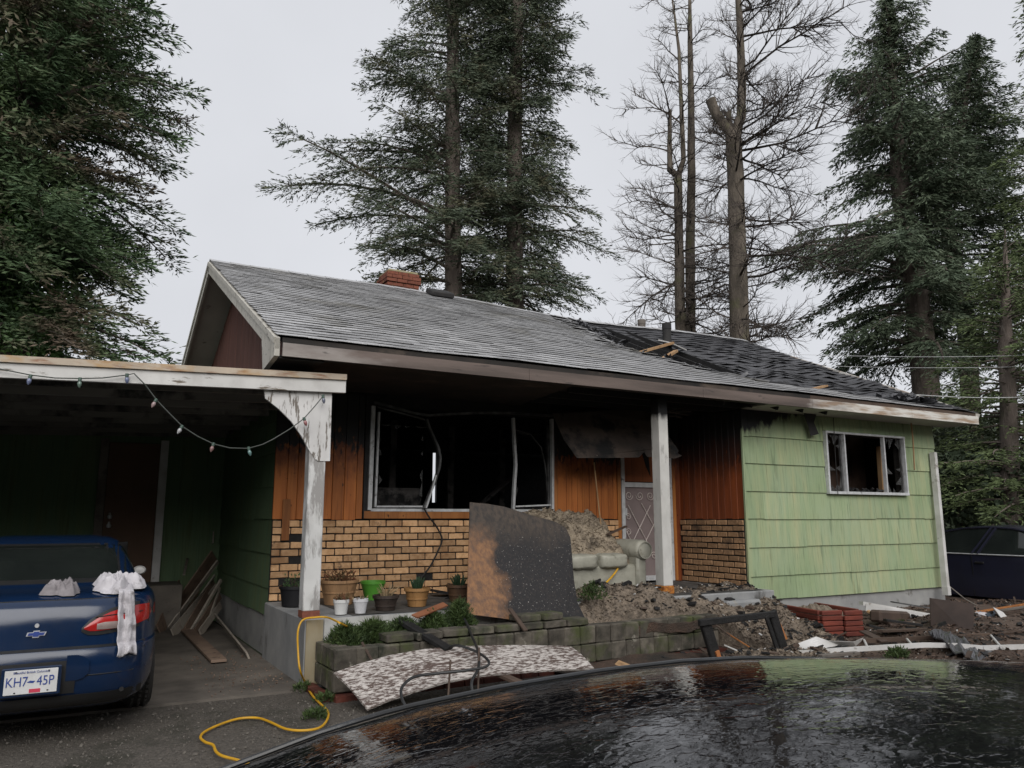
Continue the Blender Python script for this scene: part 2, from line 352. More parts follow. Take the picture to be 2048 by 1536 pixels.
# ------------------------------------------------------------------ house
WY, WX0, GY, GX0, GX1 = 9.34, 2.08, 7.99, 8.22, 12.68
FLOOR, BT, SOF = .6, 1.51, 3.06
EY, RX0, RX1, RY, RZ = 7.47, 1.6, 13.1, 12.5, 5.5
EZ = 3.27; SL = (RZ-EZ)/(RY-EY); BACKY = 17.0
house = thing('house', 'fire damaged single storey house with green siding and a sagging grey shingle roof', 'house', (6, 12, 0))
# foundation and bare walls
m = MB(); m.box(((WX0+GX1)/2, (WY+BACKY)/2+.03, .2), (GX1-WX0-.06, BACKY-WY, .78)); m.box(((GX0+GX1)/2, GY+.75, .2), (GX1-GX0-.06, 1.42, .6))
m.build('foundation', MAT['foundation'], house)
W1 = P(741, 1022, Y=WY); W2 = P(1105, 1019, Y=WY)
WX_A, WX_B, WZ_A, WZ_B = W1.x-.01, W2.x+.01, 1.62, 2.96
def wall_hole(name, mat, y, x0, x1, z0, z1, hx0, hx1, hz0, hz1, th=.12, parent=house):
    m = MB(); yy = y+th/2
    for a, b, c, d in ((x0, hx0, z0, z1), (hx1, x1, z0, z1), (hx0, hx1, z0, hz0), (hx0, hx1, hz1, z1)):
        if b-a > .001 and d-c > .001: m.box(((a+b)/2, yy, (c+d)/2), (b-a, th, d-c))
    return m.build(name, mat, parent)
wall_hole('wall', MAT['char'], WY+.03, WX0+.03, GX0, FLOOR, 3.6, WX_A+.04, WX_B-.04, WZ_A+.03, WZ_B-.03)
SWX0, SWX1, SWZ0, SWZ1 = 9.93, 11.80, 1.9, 2.83
wall_hole('wall', MAT['char'], GY+.03, GX0+.03, GX1-.02, .42, SOF, SWX0+.03, SWX1-.03, SWZ0+.03, SWZ1-.03)
m = MB(); m.box((GX0+.09, (GY+WY)/2+.08, 1.9), (.1, WY-GY-.02, 2.6)); m.box((GX0+.09, 8.85, 3.27), (.08, 1.0, .2)); m.box((GX0+.06, 7.98, 3.14), (.3, .92, .14)); m.build('wall', MAT['char'], house)  # the two small upper boxes are added to block sky leaks under the roof
m = MB(); m.box((WX0+.08, (WY+BACKY)/2+.08, 1.83), (.1, BACKY-WY-.1, 2.45)); m.build('wall', MAT['char'], house)
m = MB(); m.box((GX1-.08, (GY+BACKY)/2+.08, 1.83), (.1, BACKY-GY-.14, 2.45)); m.build('wall', MAT['char'], house)
sl0 = P(866, 905, Y=BACKY); sl1 = P(873, 1005, Y=BACKY)
wall_hole('wall', MAT['char'], BACKY, WX0+.03, GX1-.03, FLOOR, 3.19, sl0.x, sl1.x, sl1.z, sl0.z, .1)
m = MB(); m.box((6.6, 13.1, SOF+.05), (9.0, 7.4, .04)); m.box((10.4, 8.8, SOF+.02), (4.2, 1.5, .04)); m.build('ceiling', MAT['char'], house)
m = MB(); m.box((5.2, 13.2, FLOOR+.01), (6.2, 7.4, .02)); m.build('floor', MAT['char'], house)
# burnt room beyond the small window
MAT['room_brown'] = M('smoked_room_wall', (.24, .155, .115), (.1, .066, .05), 1.6, rough=.85, bump=.2, stains=(((.015, .013, .012), 2, (1, 1, 1), .5, .7),))
m = MB(); m.box((10.6, 9.3, 1.8), (3.9, .08, 2.5)); m.build('room_wall', MAT['room_brown'], house)
m = MB(); m.box((8.65, 8.7, 1.8), (.08, 1.1, 2.5)); m.build('room_wall', MAT['room_brown'], house)
m = MB(); m.bar((11.62, 8.3, 1.0), (11.66, 8.3, 2.7), .07, .09); m.build('wall_stud', MAT['raw_wood'], house)
MAT['ash_grey'] = M('ash_grey', (.13, .12, .115), (.03, .028, .027), 3, rough=.9, bump=.8, bscale=18, stains=((BLK, 4, (1, 1, 1), .5, .62),))
# things dimly seen inside the living room
m = MB(); m.box((3.6, 13.6, 1.5), (1.1, .5, 1.8), None, .02); m.build('burnt_cabinet', MAT['ash_grey'], house)
m = MB(); m.box((5.9, 10.6, 1.3), (1.6, .4, .7), None, .03); m.build('burnt_counter', MAT['ash_grey'], house)
m = MB(); m.bar((4.5, 11, .9), (6.4, 11.4, 2.2), .09, .04); m.bar((5.2, 10.6, 1.55), (6.7, 10.2, 1.75), .12, .04); m.build('fallen_rafter', MAT['ash_grey'], house)
for x_, y_ in ((3.3, 11.2), (3.75, 11.2), (4.2, 11.2), (5.35, 11.6), (6.3, 11.6)):
    m = MB(); m.bar((x_, y_, .6), (x_+.02, y_, 3.0), .05, .1); m.build('burnt_stud', MAT['ash_grey'], house)
m = MB(); m.box((3.9, 10.2, 1.25), (.9, .5, .5), None, .04); m.box((3.9, 10.4, 1.7), (.9, .12, .5), None, .04); m.build('burnt_armchair', MAT['ash_grey'], house)

# green siding: overlapping courses of striated panels, each panel its own piece
CZ = [.42, .735, 1.13, 1.52, 1.906, 2.292, 2.68, 3.055]
def side_panel(m, a0, a1, z0, z1, put3):
    t0, t1, z1 = .026, .006, z1+.012
    vs = [put3(a, d, z) for a, d, z in ((a0, 0, z0), (a1, 0, z0), (a1, 0, z1), (a0, 0, z1), (a0, t0, z0), (a1, t0, z0), (a1, t1, z1), (a0, t1, z1))]
    m.add(vs, [(0, 1, 2, 3), (4, 7, 6, 5), (0, 4, 5, 1), (3, 2, 6, 7), (0, 3, 7, 4), (1, 5, 6, 2)])
rs = random.Random(3)
for ci in range(7):
    z0, z1 = CZ[ci], CZ[ci+1]
    L0, R0 = GX0-.012, GX1
    segs = [(L0, R0, z0)]
    if ci in (4, 5): segs = [(L0, SWX0-.02, z0), (SWX1+.02, R0, z0)]
    if ci == 6: segs = [(L0, SWX0-.02, z0), (SWX0-.02, SWX1+.02, SWZ1+.014), (SWX1+.02, R0, z0)]
    for a, b, zb in segs:
        cuts = [a]; q = a-rs.uniform(0, 1.2)+1.22
        while q < b-.08:
            if q > a+.1: cuts.append(q)
            q += 1.22 if rs.random() < .7 else .61
        cuts.append(b)
        for i in range(len(cuts)-1):
            m = MB(); side_panel(m, cuts[i]+.0015, cuts[i+1]-.0015, zb+rs.uniform(-.006, .006), z1, lambda a_, d, z: V(a_, GY+.028-d, z))
            m.build('siding_panel', MAT['siding'], house)
for ci in range(7):
    z0, z1 = CZ[ci]-.0, CZ[ci+1]; z1 = min(z1, 2.95)
    q = WY-.012
    while q < 13.0:
        e = min(q+rs.choice((1.22, 1.22, .8)), 13.05)
        m = MB(); side_panel(m, q+.001, e-.001, z0+rs.uniform(-.012, .012), z1, lambda a_, d, z: V(WX0+.026-d, a_, z)); m.build('siding_panel', MAT['siding_shaded'], house)
        q = e
m = MB(); m.box((GX0-.008, GY+.0, 1.75), (.034, .03, 2.62)); m.build('corner_trim', MAT['siding'], house)

# brick wainscots
BH, BL, JT = (BT-FLOOR)/11, .212, .015
def brick_mesh(l, h, d, seed, mat):
    r = random.Random(seed); m = MB(); m.box((0, 0, 0), (l, d, h), None, .005)
    m.v = [(x+r.uniform(-.0025, .0025), y+r.uniform(-.003, .003), z+r.uniform(-.0025, .0025)) for x, y, z in m.v]
    return m.mesh('brick', mat)
BM = [brick_mesh(BL-JT, BH-JT, .06, s, MAT['brick']) for s in range(5)]
BMS = [brick_mesh(BL-JT, BH-JT, .06, s+20, MAT['brick_sooty']) for s in range(5)]
def wainscot(a0, a1, axis, base, meshes, gaps):
    m = MB()
    if axis == 'x': m.box(((a0+a1)/2, base-.012, (FLOOR+BT)/2), (a1-a0, .03, BT-FLOOR-.004))
    else: m.box((base-.012, (a0+a1)/2, (FLOOR+BT)/2), (.03, a1-a0, BT-FLOOR-.004))
    w = m.build('brick_wainscot', MAT['mortar'], house)
    for r in range(11):
        a = a0+(0 if r % 2 else -BL/2)+.004
        while a < a1-.02:
            s, e = max(a, a0+.004), min(a+BL-JT, a1-.004)
            if e-s > .025 and not any(g[0] <= r <= g[1] and s < g[3] and e > g[2] for g in gaps):
                c = (s+e)/2; z = FLOOR+(r+.5)*BH+rs.uniform(-.003, .003); me = rs.choice(meshes); k = (e-s)/(BL-JT)
                pr = base-.012-rs.uniform(0, .006)
                if axis == 'x': put('brick', me, w, (c, pr, z), Euler((0, rs.uniform(-.012, .012), 0)).to_quaternion(), (k, 1, 1))
                else: put('brick', me, w, (pr, c, z), Euler((0, 0, math.pi/2)).to_quaternion(), (k, 1, 1))
            a += BL
# visible stretch; the stretch behind the sheet and the sofa is hidden from any nearby viewpoint but kept
wainscot(WX0-.02, 7.0, 'x', WY, BM, [(0, 0, 4.75, 6.9), (8, 8, 2.3, 2.42), (5, 5, 2.36, 2.44), (2, 2, 2.33, 2.4), (2, 2, 3.88, 3.93)])
JT_BACK = JT; JT = .024
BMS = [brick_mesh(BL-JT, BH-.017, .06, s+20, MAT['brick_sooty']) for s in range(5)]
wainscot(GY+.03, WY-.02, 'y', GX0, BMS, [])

# vertical boards
def boards(plane, a0, a1, z0, z1, mat, name='board', wmin=.09, wmax=.15, zfn=None, skip=()):
    a = a0; cl = MB()
    if plane[0] == 'y': cl.box(((a0+a1)/2, plane[1]+.012, (z0+z1)/2), (a1-a0, .01, z1-z0))
    root = cl.build('cladding', MAT['char'], house) if zfn is None else house
    while a < a1-.01:
        b = min(a+rs.choice((wmin, (wmin+wmax)/2, wmax)), a1)
        if a1-b < .05: b = a1
        if not any(a < s1-.01 and b > s0+.01 for s0, s1 in skip):
            m = MB(); t = .018+rs.uniform(0, .006)
            zt0 = zt1 = z1
            if zfn: zt0, zt1 = zfn(a), zfn(b)
            if min(zt0, zt1)-z0 > .02:
                c = .005
                def q(aa, d, z): return V(aa, plane[1]-d, z) if plane[0] == 'y' else V(plane[1]-d, aa, z)
                zb = z0+rs.uniform(-.012, .004)
                vs = [q(a+.002, 0, zb), q(a+.002, t-c, zb), q(a+.002+c, t, zb), q(b-.002-c, t, zb), q(b-.002, t-c, zb), q(b-.002, 0, zb)]
                vt = [q(a+.002, 0, zt0), q(a+.002, t-c, zt0), q(a+.002+c, t, zt0), q(b-.002-c, t, zt1), q(b-.002, t-c, zt1), q(b-.002, 0, zt1)]
                m.add(vs+vt, [(0, 1, 2, 3, 4, 5), (11, 10, 9, 8, 7, 6)]+[(i, (i+1) % 6, (i+1) % 6+6, i+6) for i in range(6)])
                m.build(name, mat, root)
        a = b
DX0, DX1 = 7.08, 8.02
boards(('y', WY+.008), WX0-.02, WX_A-.1, BT+.012, SOF-.01, MAT['board'])
boards(('y', WY+.008), WX_B+.07, DX0-.07, BT+.012, SOF-.01, MAT['board'])
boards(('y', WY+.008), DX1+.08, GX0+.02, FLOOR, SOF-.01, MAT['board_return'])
def zroof(y): return EZ+SL*(min(y, 2*RY-y)-EY)
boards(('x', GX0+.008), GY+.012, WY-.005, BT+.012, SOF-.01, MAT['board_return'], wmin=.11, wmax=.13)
boards(('x', WX0+.0), WY-1.5, 15.5, 2.86, 0, MAT['gable_board'], 'gable_board', .12, .16, zfn=lambda y: zroof(y)-.2)
# trim under and beside the big window
m = MB(); m.box(((WX_A+WX_B)/2, WY-.012, (BT+WZ_A)/2+.008), (WX_B-WX_A+.16, .034, WZ_A-BT-.02)); m.build('window_apron', MAT['board_trim'], house)
m = MB(); m.box((WX_A-.05, WY-.006, 2.29), (.085, .03, 1.52)); m.build('window_trim', MAT['char'], house)
m = MB(); m.box((WX_B+.035, WY-.006, 2.29), (.06, .03, 1.52)); m.build('window_trim', MAT['board_trim'], house)
# a loose board end hanging over the bricks, beside the left post
m = MB(); a = P(572, 1042, Y=WY-.06); b = P(573, 1072, Y=WY-.06); m.box((a.x, WY-.05, (a.z+b.z)/2+.1), (.085, .02, a.z-b.z+.3)); m.build('hanging_board', MAT['board_trim'], house)

# big burnt window: bent aluminium frame
win = MB(); win.box(((WX_A+WX_B)/2, WY+.0, WZ_A+.012), (WX_B-WX_A, .07, .035)); win = win.build('window', MAT['alu'], house)
def px_bar(name, pts, r, y, mat, parent, n=6):
    m = MB(); m.tube([P(u, v, Y=y) for u, v in pts], r, n); return m.build(name, mat, parent, smooth=True)
Y1 = WY-.02
m = MB(); m.bar(P(746, 812, Y=Y1), P(738, 1020, Y=Y1), .05, .06, (0, 1, 0)); m.build('frame', MAT['alu'], win)
m = MB(); m.bar(P(758, 824, Y=Y1+.03), P(750, 1014, Y=Y1+.03), .025, .04, (0, 1, 0)); m.build('frame', MAT['alu'], win)
def flat_run(name, pts, w, d, y, mat, parent):
    m = MB(); q = [P(u, v, Y=y) for u, v in pts]
    for a, b in zip(q[:-1], q[1:]): m.bar(a, b, d, w, (0, 0, 1))
    return m.build(name, mat, parent)
flat_run('top_rail', [(748, 805), (790, 816), (830, 827), (858, 831), (890, 829), (950, 826), (1020, 826), (1104, 832)], .03, .05, Y1-.03, MAT['alu_sooty'], win)
flat_run('inner_rail', [(756, 815), (800, 826), (845, 838), (853, 842)], .02, .03, Y1+.05, MAT['alu_sooty'], win)
flat_run('bent_mullion', [(853, 838), (858, 855), (866, 872), (876, 895), (880, 915), (878, 935), (870, 960), (858, 990), (847, 1018)], .03, .05, Y1-.05, MAT['alu_sooty'], win)
flat_run('bent_mullion', [(872, 950), (862, 985), (852, 1016)], .018, .03, Y1-.085, MAT['alu'], win)
flat_run('mullion', [(1026, 836), (1028, 880), (1031, 930), (1028, 975), (1026, 1018)], .035, .05, Y1, MAT['alu'], win)
flat_run('sash', [(1030, 860), (1060, 868), (1082, 895), (1090, 930), (1095, 985), (1098, 1008)], .014, .02, Y1+.04, MAT['alu_sooty'], win)
flat_run('frame', [(1103, 838), (1104, 900), (1104, 1018)], .035, .06, Y1, MAT['alu'], win)
flat_run('frame', [(1095, 850), (1096, 1010)], .016, .04, Y1+.03, MAT['alu_sooty'], win)
flat_run('lower_rail', [(752, 1013), (848, 1013)], .02, .05, Y1+.01, MAT['alu'], win)
flat_run('lower_rail', [(1030, 1013), (1100, 1010)], .02, .05, Y1+.01, MAT['alu'], win)
MAT['glass_dirty'] = M('sooty_glass', (.1, .1, .1), (.05, .05, .05), 8, rough=.25, bump=.1)
MAT['glass_dirty'].node_tree.nodes['Principled BSDF'].inputs['Alpha'].default_value = .55
def shards(xa, xb, za, zb, y, parent, n, seed, mat='glass_dirty', big=.12):
    r = random.Random(seed)
    for side in ('l', 'r', 'b', 't'):
        for k in range(n):
            s = (k+r.random()*.6)/n; w = r.uniform(.03, .16); d = r.uniform(.2, 1)*big
            if side in 'lr':
                x = xa if side == 'l' else xb; q = 1 if side == 'l' else -1; z = za+(zb-za)*s
                pts = [(x, y, z), (x+q*d, y, z+r.uniform(0, w)), (x, y, z+w*1.6)]
            else:
                z = za if side == 'b' else zb; q = 1 if side == 'b' else -1; x = xa+(xb-xa)*s
                pts = [(x, y, z), (x+r.uniform(0, w), y, z+q*d), (x+w*1.6, y, z)]
            m = MB(); m.prism(pts, (0, .004, 0)); m.build('glass_shard', MAT[mat], parent)
shards(WX_A+.11, P(845, 1000, Y=WY).x, WZ_A+.05, 2.7, WY+.015, win, 4, 4, big=.05)
shards(P(1032, 1000, Y=WY).x, WX_B-.06, WZ_A+.05, 2.7, WY+.015, win, 3, 5, big=.05)

# small window in the green wing: frame, two mullions, broken side panes
sw = MB(); sw.box(((SWX0+SWX1)/2, GY-.012, SWZ0+.01), (SWX1-SWX0+.04, .07, .04)); sw = sw.build('window', MAT['alu'], house)
for xx, zz, sx, sz in (((SWX0+SWX1)/2, SWZ1-.005, SWX1-SWX0+.04, .03), ):
    m = MB(); m.box((xx, GY-.012, zz), (sx, .07, sz)); m.build('frame', MAT['alu'], sw)
XM1, XM2 = P(1688, 930, Y=GY).x, P(1767, 930, Y=GY).x
for x, w in ((SWX0, .035), (SWX1, .028), (XM1, .03), (XM2, .03)):
    m = MB(); m.box((x, GY-.014, (SWZ0+SWZ1)/2), (w, .06, SWZ1-SWZ0-.035)); m.build('frame', MAT['alu'], sw)
for x, w in ((XM1-.045, .025), (XM2+.05, .025), (SWX1-.045, .025), (SWX0+.04, .02)):
    m = MB(); m.box((x, GY+.02, (SWZ0+SWZ1)/2), (w, .03, SWZ1-SWZ0-.04)); m.build('sash', MAT['alu_sooty'], sw)
shards(SWX0+.05, XM1-.06, SWZ0+.03, SWZ1-.02, GY+.02, sw, 3, 8, big=.19)
shards(XM2+.06, SWX1-.06, SWZ0+.03, SWZ1-.02, GY+.02, sw, 3, 9, big=.2)
m = MB(); rr = random.Random(2)
for k in range(26):
    x = rr.uniform(XM1+.05, XM2-.05); m.box((x, GY+.02+rr.uniform(-.03, .08), SWZ0+.035+rr.uniform(0, .03)), (rr.uniform(.03, .12), .04, .02), Euler((rr.random(), rr.random(), rr.random()*3)).to_matrix())
m.build('sill_rubble', MAT['char'], sw, kind='stuff')

# front door behind the post
dr = MB(); dr.box(((DX0+DX1)/2, WY+.014, 1.33), (DX1-DX0-.1, .02, 1.4)); dr = dr.build('door', MAT['door_brown'], house)
for x in (DX0+.02, DX1-.02):
    m = MB(); m.box((x, WY-.005, 1.68), (.06, .07, 2.14)); m.build('door_frame', MAT['alu'], dr)
for x in (DX0-.05, DX1+.05):
    m = MB(); m.box((x, WY-.01, 1.68), (.06, .05, 2.14)); m.build('door_casing', MAT['board_trim'], dr)
for z in (.66, 2.02, 2.72):
    m = MB(); m.box(((DX0+DX1)/2, WY-.003, z), (DX1-DX0-.1, .05, .07)); m.build('door_rail', MAT['alu'], dr)
m = MB(); m.box(((DX0+DX1)/2, WY+.03, 2.37), (DX1-DX0-.1, .02, .6)); m.build('upper_panel', MAT['door_orange'], dr)
m = MB(); z0 = 2.05; m.prism([(7.45, WY+.015, 2.67), (7.62, WY+.015, 2.67), (7.66, WY+.015, 2.15), (7.58, WY+.015, 2.3)], (0, .006, 0)); m.build('burnt_hole', MAT['char'], dr)
MAT['pale_metal'] = M('pale_scrollwork', (.62, .54, .5), (.52, .45, .42), 10, rough=.5, bump=.1)
gy = WY-.012
def scroll(cx, cz, r, a0, turns, sgn):
    m = MB(); m.tube([(cx+sgn*r*(1-.75*k/18)*math.cos(a0+turns*6.283*k/18), gy, cz+r*(1-.75*k/18)*math.sin(a0+turns*6.283*k/18)) for k in range(19)], .006, 5); m.build('scroll', MAT['pale_metal'], dr, smooth=True)
for k in range(3): scroll(7.22+.2*k, 1.86, .07, math.pi, 1.5, 1 if k % 2 else -1)
for k in range(3): scroll(7.22+.22*k, .98, .06, 0, 1.5, 1 if k % 2 else -1)
for k in range(2): scroll(7.2, 1.55-.22*k, .05, .5, 1.4, -1)
for x0, z0, x1, z1 in ((7.15, 1.0, 7.62, 1.72), (7.38, 1.0, 7.72, 1.5), (7.2, 1.72, 7.62, 1.05), (7.15, 1.35, 7.4, .95), (7.45, 1.75, 7.75, 1.3)):
    m = MB(); m.tube([(x0, gy, z0), (x1, gy, z1)], .007, 5); m.build('grille_bar', MAT['pale_metal'], dr)
m = MB(); m.box((DX0+.06, WY-.03, 1.62), (.04, .04, .11), None, .006); m.build('handle', MAT['alu'], dr)

# porch ceiling: scorched sheets, one hanging down
def ply(name, pts, th, mat, parent=house):
    m = MB(); m.prism(pts, (0, 0, th)); return m.build(name, mat, parent)
ply('porch_ceiling', [(WX0, 7.55, SOF+.02), (5.1, 7.55, SOF+.02), (5.35, WY, SOF+.02), (WX0, WY, SOF+.02)], .015, MAT['char_brown'])
ply('porch_ceiling', [(5.1, 7.55, SOF+.09), (8.2, 7.55, SOF+.09), (8.2, WY, SOF+.09), (5.35, WY, SOF+.09)], .015, MAT['char'])
for y in (7.95, 8.4, 8.85):
    m = MB(); m.box((6.7, y, SOF+.045), (2.9, .04, .09)); m.build('ceiling_joist', MAT['char'], house)
# hanging sheet: lower edge towards the house front, upper edge still nailed
hp = [P(1100, 830, Y=9.1), P(1300, 822, Y=9.1), P(1364, 915, Y=8.55), P(1148, 916, Y=8.55)]
e = [P(1105, 828, Y=8.9), P(1180, 824, Y=8.9), P(1300, 815, Y=8.9), P(1318, 845, Y=8.75), P(1352, 893, Y=8.6), P(1358, 902, Y=8.58), P(1354, 906, Y=8.58), P(1364, 912, Y=8.56), P(1350, 917, Y=8.56), P(1295, 914, Y=8.56), P(1288, 904, Y=8.6), P(1278, 915, Y=8.56), P(1212, 916, Y=8.56), P(1154, 916, Y=8.56), P(1128, 880, Y=8.7)]
m = MB(); m.prism(e, (0, .014, .01)); m.build('hanging_soffit_sheet', MAT['soot_ply'], house, label='scorched plywood soffit sheet hanging over the front door')
m = MB(); rr = random.Random(5)
for k in range(9):
    a = P(1325+rr.uniform(-8, 30), 822+rr.uniform(0, 14), Y=8.2); m.bar(a, a+V(rr.uniform(.1, .3), rr.uniform(-.1, .1), rr.uniform(-.04, .05)), .03, .012)
m.build('torn_lath', MAT['soot_ply'], house, kind='stuff')

# ------------------------------------------------------------------ roof
roof = MB()
def crease(y):      # left limit of the burnt, sagging part
    t = [(7.2, 14), (7.75, 11.2), (7.95, 9.8), (8.05, 8.8), (8.4, 8.2), (8.9, 7.75), (9.6, 7.42), (10.9, 7.75), (11.8, 8.0), (12.5, 8.3)]
    if y <= t[0][0]: return t[0][1]
    for (y0, x0), (y1, x1) in zip(t[:-1], t[1:]):
        if y <= y1: return x0+(x1-x0)*(y-y0)/(y1-y0)
    return t[-1][1]
def sagf(x, y):
    if y > RY: return 0
    s = 0
    ridge = .10*math.exp(-((x-8.6)/1.9)**2)*(y-EY)/(RY-EY)
    d = x-crease(y)
    if d > 0:
        up = (RY-y)/(RY-EY)                      # 1 at the eave, 0 at the ridge
        s = .34*min(1, d/.22)*math.sin(math.pi*min(1, max(0, up*.93)))**.7*math.exp(-max(0, x-9.2)/3.2)
        s += .1*noise2(x*1.3, y*1.5, 3)*min(1, d/.4)*math.sin(math.pi*min(1, up))+.012*noise2(x*3.4, y*3.8, 1)*min(1, d/.4)
        s *= min(1, (13.4-x)/.7)
    else:
        s = .012*noise2(x*.9, y*1.1, 7)
    # ragged break along the right hand end above the eave
    if 9.9 < x < 12.2 and 7.95 < y < 8.7 and d > 0: s += .17*math.sin(math.pi*(x-9.9)/2.3)*math.sin(math.pi*(y-7.95)/.75)
    return s+ridge
def rz(x, y): return zroof(y)-sagf(x, y)
def in_hole(x, y):
    a = 9.15 < y < 10.75 and 0 < x-crease(y) < .42+.12*math.sin(y*7)
    b = 8.0 < y < 8.34 and 10.0 < x < 11.5+.2*math.sin(y*40) and x-crease(y) > 0
    return a or b
nx, ny = 92, 40; m = MB()
def decks(y0, y1, ny, dz):
    fs = []; vs = []
    for i in range(nx+1):
        for j in range(ny+1):
            x = RX0+.03+(RX1-RX0-.06)*i/nx; y = y0+(y1-y0)*j/ny; vs.append((x, y, rz(x, y)-dz))
    n = ny+1
    for i in range(nx):
        for j in range(ny):
            x = RX0+(RX1-RX0)*(i+.5)/nx; y = y0+(y1-y0)*(j+.5)/ny
            if not in_hole(x, y): fs.append((i*n+j, (i+1)*n+j, (i+1)*n+j+1, i*n+j+1))
    return vs, fs
v1, f1 = decks(EY+.02, RY, 40, .03); m.add(v1, f1); v2, f2 = decks(EY+.02, RY, 40, .05); m.add(v2, f2)
v3, f3 = decks(RY, 2*RY-EY, 10, .03); m.add(v3, f3); v4, f4 = decks(RY, 2*RY-EY, 10, .06); m.add(v4, f4)
roof = m.build('roof', MAT['felt'], house)
# shingle tabs
TAB, EXP = .30, .142
slope_len = math.hypot(RY-EY, RZ-EZ); NR = int(slope_len/EXP)
dyds = (RY-EY)/slope_len
tabs = []; rt = random.Random(12)
def tab(m, x0, x1, s0, s1, lift, jit):
    vs = []
    for x, s, up in ((x0, s0, lift), (x1, s0, lift+jit), (x1, s1, .001), (x0, s1, .001)):
        y = EY+s*dyds; vs.append(V(x, y, rz(x, y)+up))
    m.add(vs+[p-V(0, 0, .006) for p in vs], [(0, 1, 2, 3), (7, 6, 5, 4), (0, 4, 5, 1), (1, 5, 6, 2), (2, 6, 7, 3), (3, 7, 4, 0)])
for r in range(NR+1):
    s0 = r*EXP-.02; s1 = min(s0+EXP+.03, slope_len)
    off = (r % 2)*.15+rt.uniform(-.02, .02); x = RX0-off
    while x < RX1:
        a, b = max(x, RX0), min(x+TAB-.003, RX1)
        if b-a > .02:
            y = EY+max(0, s0+EXP/2)*dyds; xc = (a+b)/2; d = xc-crease(y)
            burnt = d > 0; jit = rt.uniform(-.004, .004); lift = .0155+rt.uniform(0, .004)
            if burnt: lift += .004+abs(rt.gauss(0, .004)); jit *= 1.6
            if abs(d) < .35 and y > 8.0: lift += rt.uniform(0, .03)
            hole = in_hole(xc, y)
            if not hole or (burnt and rt.random() < .25):
                if hole: lift -= rt.uniform(.08, .22)
                tabs.append((a, b, s0, s1, lift, jit, burnt, (xc**2+y**2)))
        x += TAB
near = sorted(tabs, key=lambda q: q[7])
for t in near[:150]:
    m = MB(); tab(m, *t[:6]); m.build('shingle', MAT['shingle'] if not t[6] else MAT['shingle_burnt'], roof)
bn = [t for t in near[150:] if t[6]][:150]; bset = set(id(t) for t in bn)
for t in bn:
    m = MB(); tab(m, *t[:6]); m.build('shingle', MAT['shingle_burnt'], roof)
for burnt in (False, True):
    m = MB()
    for t in near[150:]:
        if t[6] == burnt and id(t) not in bset: tab(m, *t[:6])
    m.build('shingle_field', MAT['shingle_burnt' if burnt else 'shingle'], roof, kind='stuff')
m = MB()
for k in range(38):
    x0 = RX0+k*.303; x1 = min(x0+.31, RX1)
    for q in (0, 1):
        dy = -.12 if q == 0 else .12
        m.add([V(x0, RY, rz(x0, RY)+.03), V(x1, RY, rz(x1, RY)+.024), V(x1, RY+dy, rz(x1, RY)-.04), V(x0, RY+dy, rz(x0, RY)-.034)], [(0, 1, 2, 3)])
m.build('ridge_cap', MAT['shingle'], roof)
# crumpled burnt pieces at the break near the right hand end and along the crease
m = MB(); rt2 = random.Random(8)
def crumple(m, c, size):
    c = V(*c); e = Euler((rt2.uniform(-.5, .5), rt2.uniform(-.5, .5), rt2.uniform(0, 3.1))).to_matrix(); n = 3
    g = [[c+e @ V((i/n-.5)*size, (j/n-.5)*size*.6, rt2.uniform(-.03, .03)) for j in range(n+1)] for i in range(n+1)]
    m.add([p for row in g for p in row], [(i*(n+1)+j, (i+1)*(n+1)+j, (i+1)*(n+1)+j+1, i*(n+1)+j+1) for i in range(n) for j in range(n)])
for k in range(150):
    x = rt2.uniform(9.7, 12.7); y = 7.95+rt2.uniform(0, .7)*(1-(x-9.9)/4); crumple(m, (x, y, rz(x, y)+rt2.uniform(.0, .1)), rt2.uniform(.08, .3))
for k in range(46):
    y = rt2.uniform(8.0, 12.0); x = crease(y)+rt2.uniform(-.1, .25); crumple(m, (x, y, zroof(y)-rt2.uniform(0, .12)), rt2.uniform(.08, .22))
m.build('crumpled_roofing', MAT['shingle_burnt'], roof, kind='stuff')
for a, b in (((P(1268, 708, Y=9.7)), (P(1345, 686, Y=10.2))), ((P(1325, 718, Y=9.4)), (P(1352, 702, Y=9.9)))):
    m = MB(); m.bar(a, b, .07, .04); m.build('exposed_rafter', MAT['raw_wood'], roof)
for k in range(5):
    x = 7.5+.5*k; m = MB(); m.bar((x, EY+.1, zroof(EY)-.2), (x, RY-.1, zroof(RY)-.24), .04, .12); m.build('rafter', MAT['char'], roof)
m = MB(); a = P(1606, 783, Y=8.1); m.bar(a, P(1650, 772, Y=8.5), .1, .03); m.build('exposed_rafter', MAT['raw_wood'], roof)
# fascia boards, rakes, soffits
FXS = [RX0+.06, 4.4, 7.0, 9.05, 11.3, RX1-.02]
for i in range(5):
    m = MB(); dz = 0 if i < 3 else .02; m.box(((FXS[i]+FXS[i+1])/2, EY-.012, SOF+.07), (FXS[i+1]-FXS[i]-.004, .03, .13)); m.build('fascia_board', MAT['fascia'], roof)
    m = MB(); m.box(((FXS[i]+FXS[i+1])/2, EY+.018, SOF+.15), (FXS[i+1]-FXS[i]-.002, .026, .085)); m.build('fascia_board', MAT['char_brown'] if i < 3 else MAT['dark_wood'], roof)
ply('soffit', [(GX0, EY+.01, SOF+.005), (RX1-.03, EY+.01, SOF+.005), (RX1-.03, GY+.02, SOF+.005), (GX0, GY+.02, SOF+.005)], .012, MAT['soffit'])
ply('soffit', [(RX0+.05, EY+.01, SOF+.005), (GX0-.01, EY+.01, SOF+.005), (GX0-.01, 7.57, SOF+.005), (RX0+.05, 7.57, SOF+.005)], .012, MAT['char'])
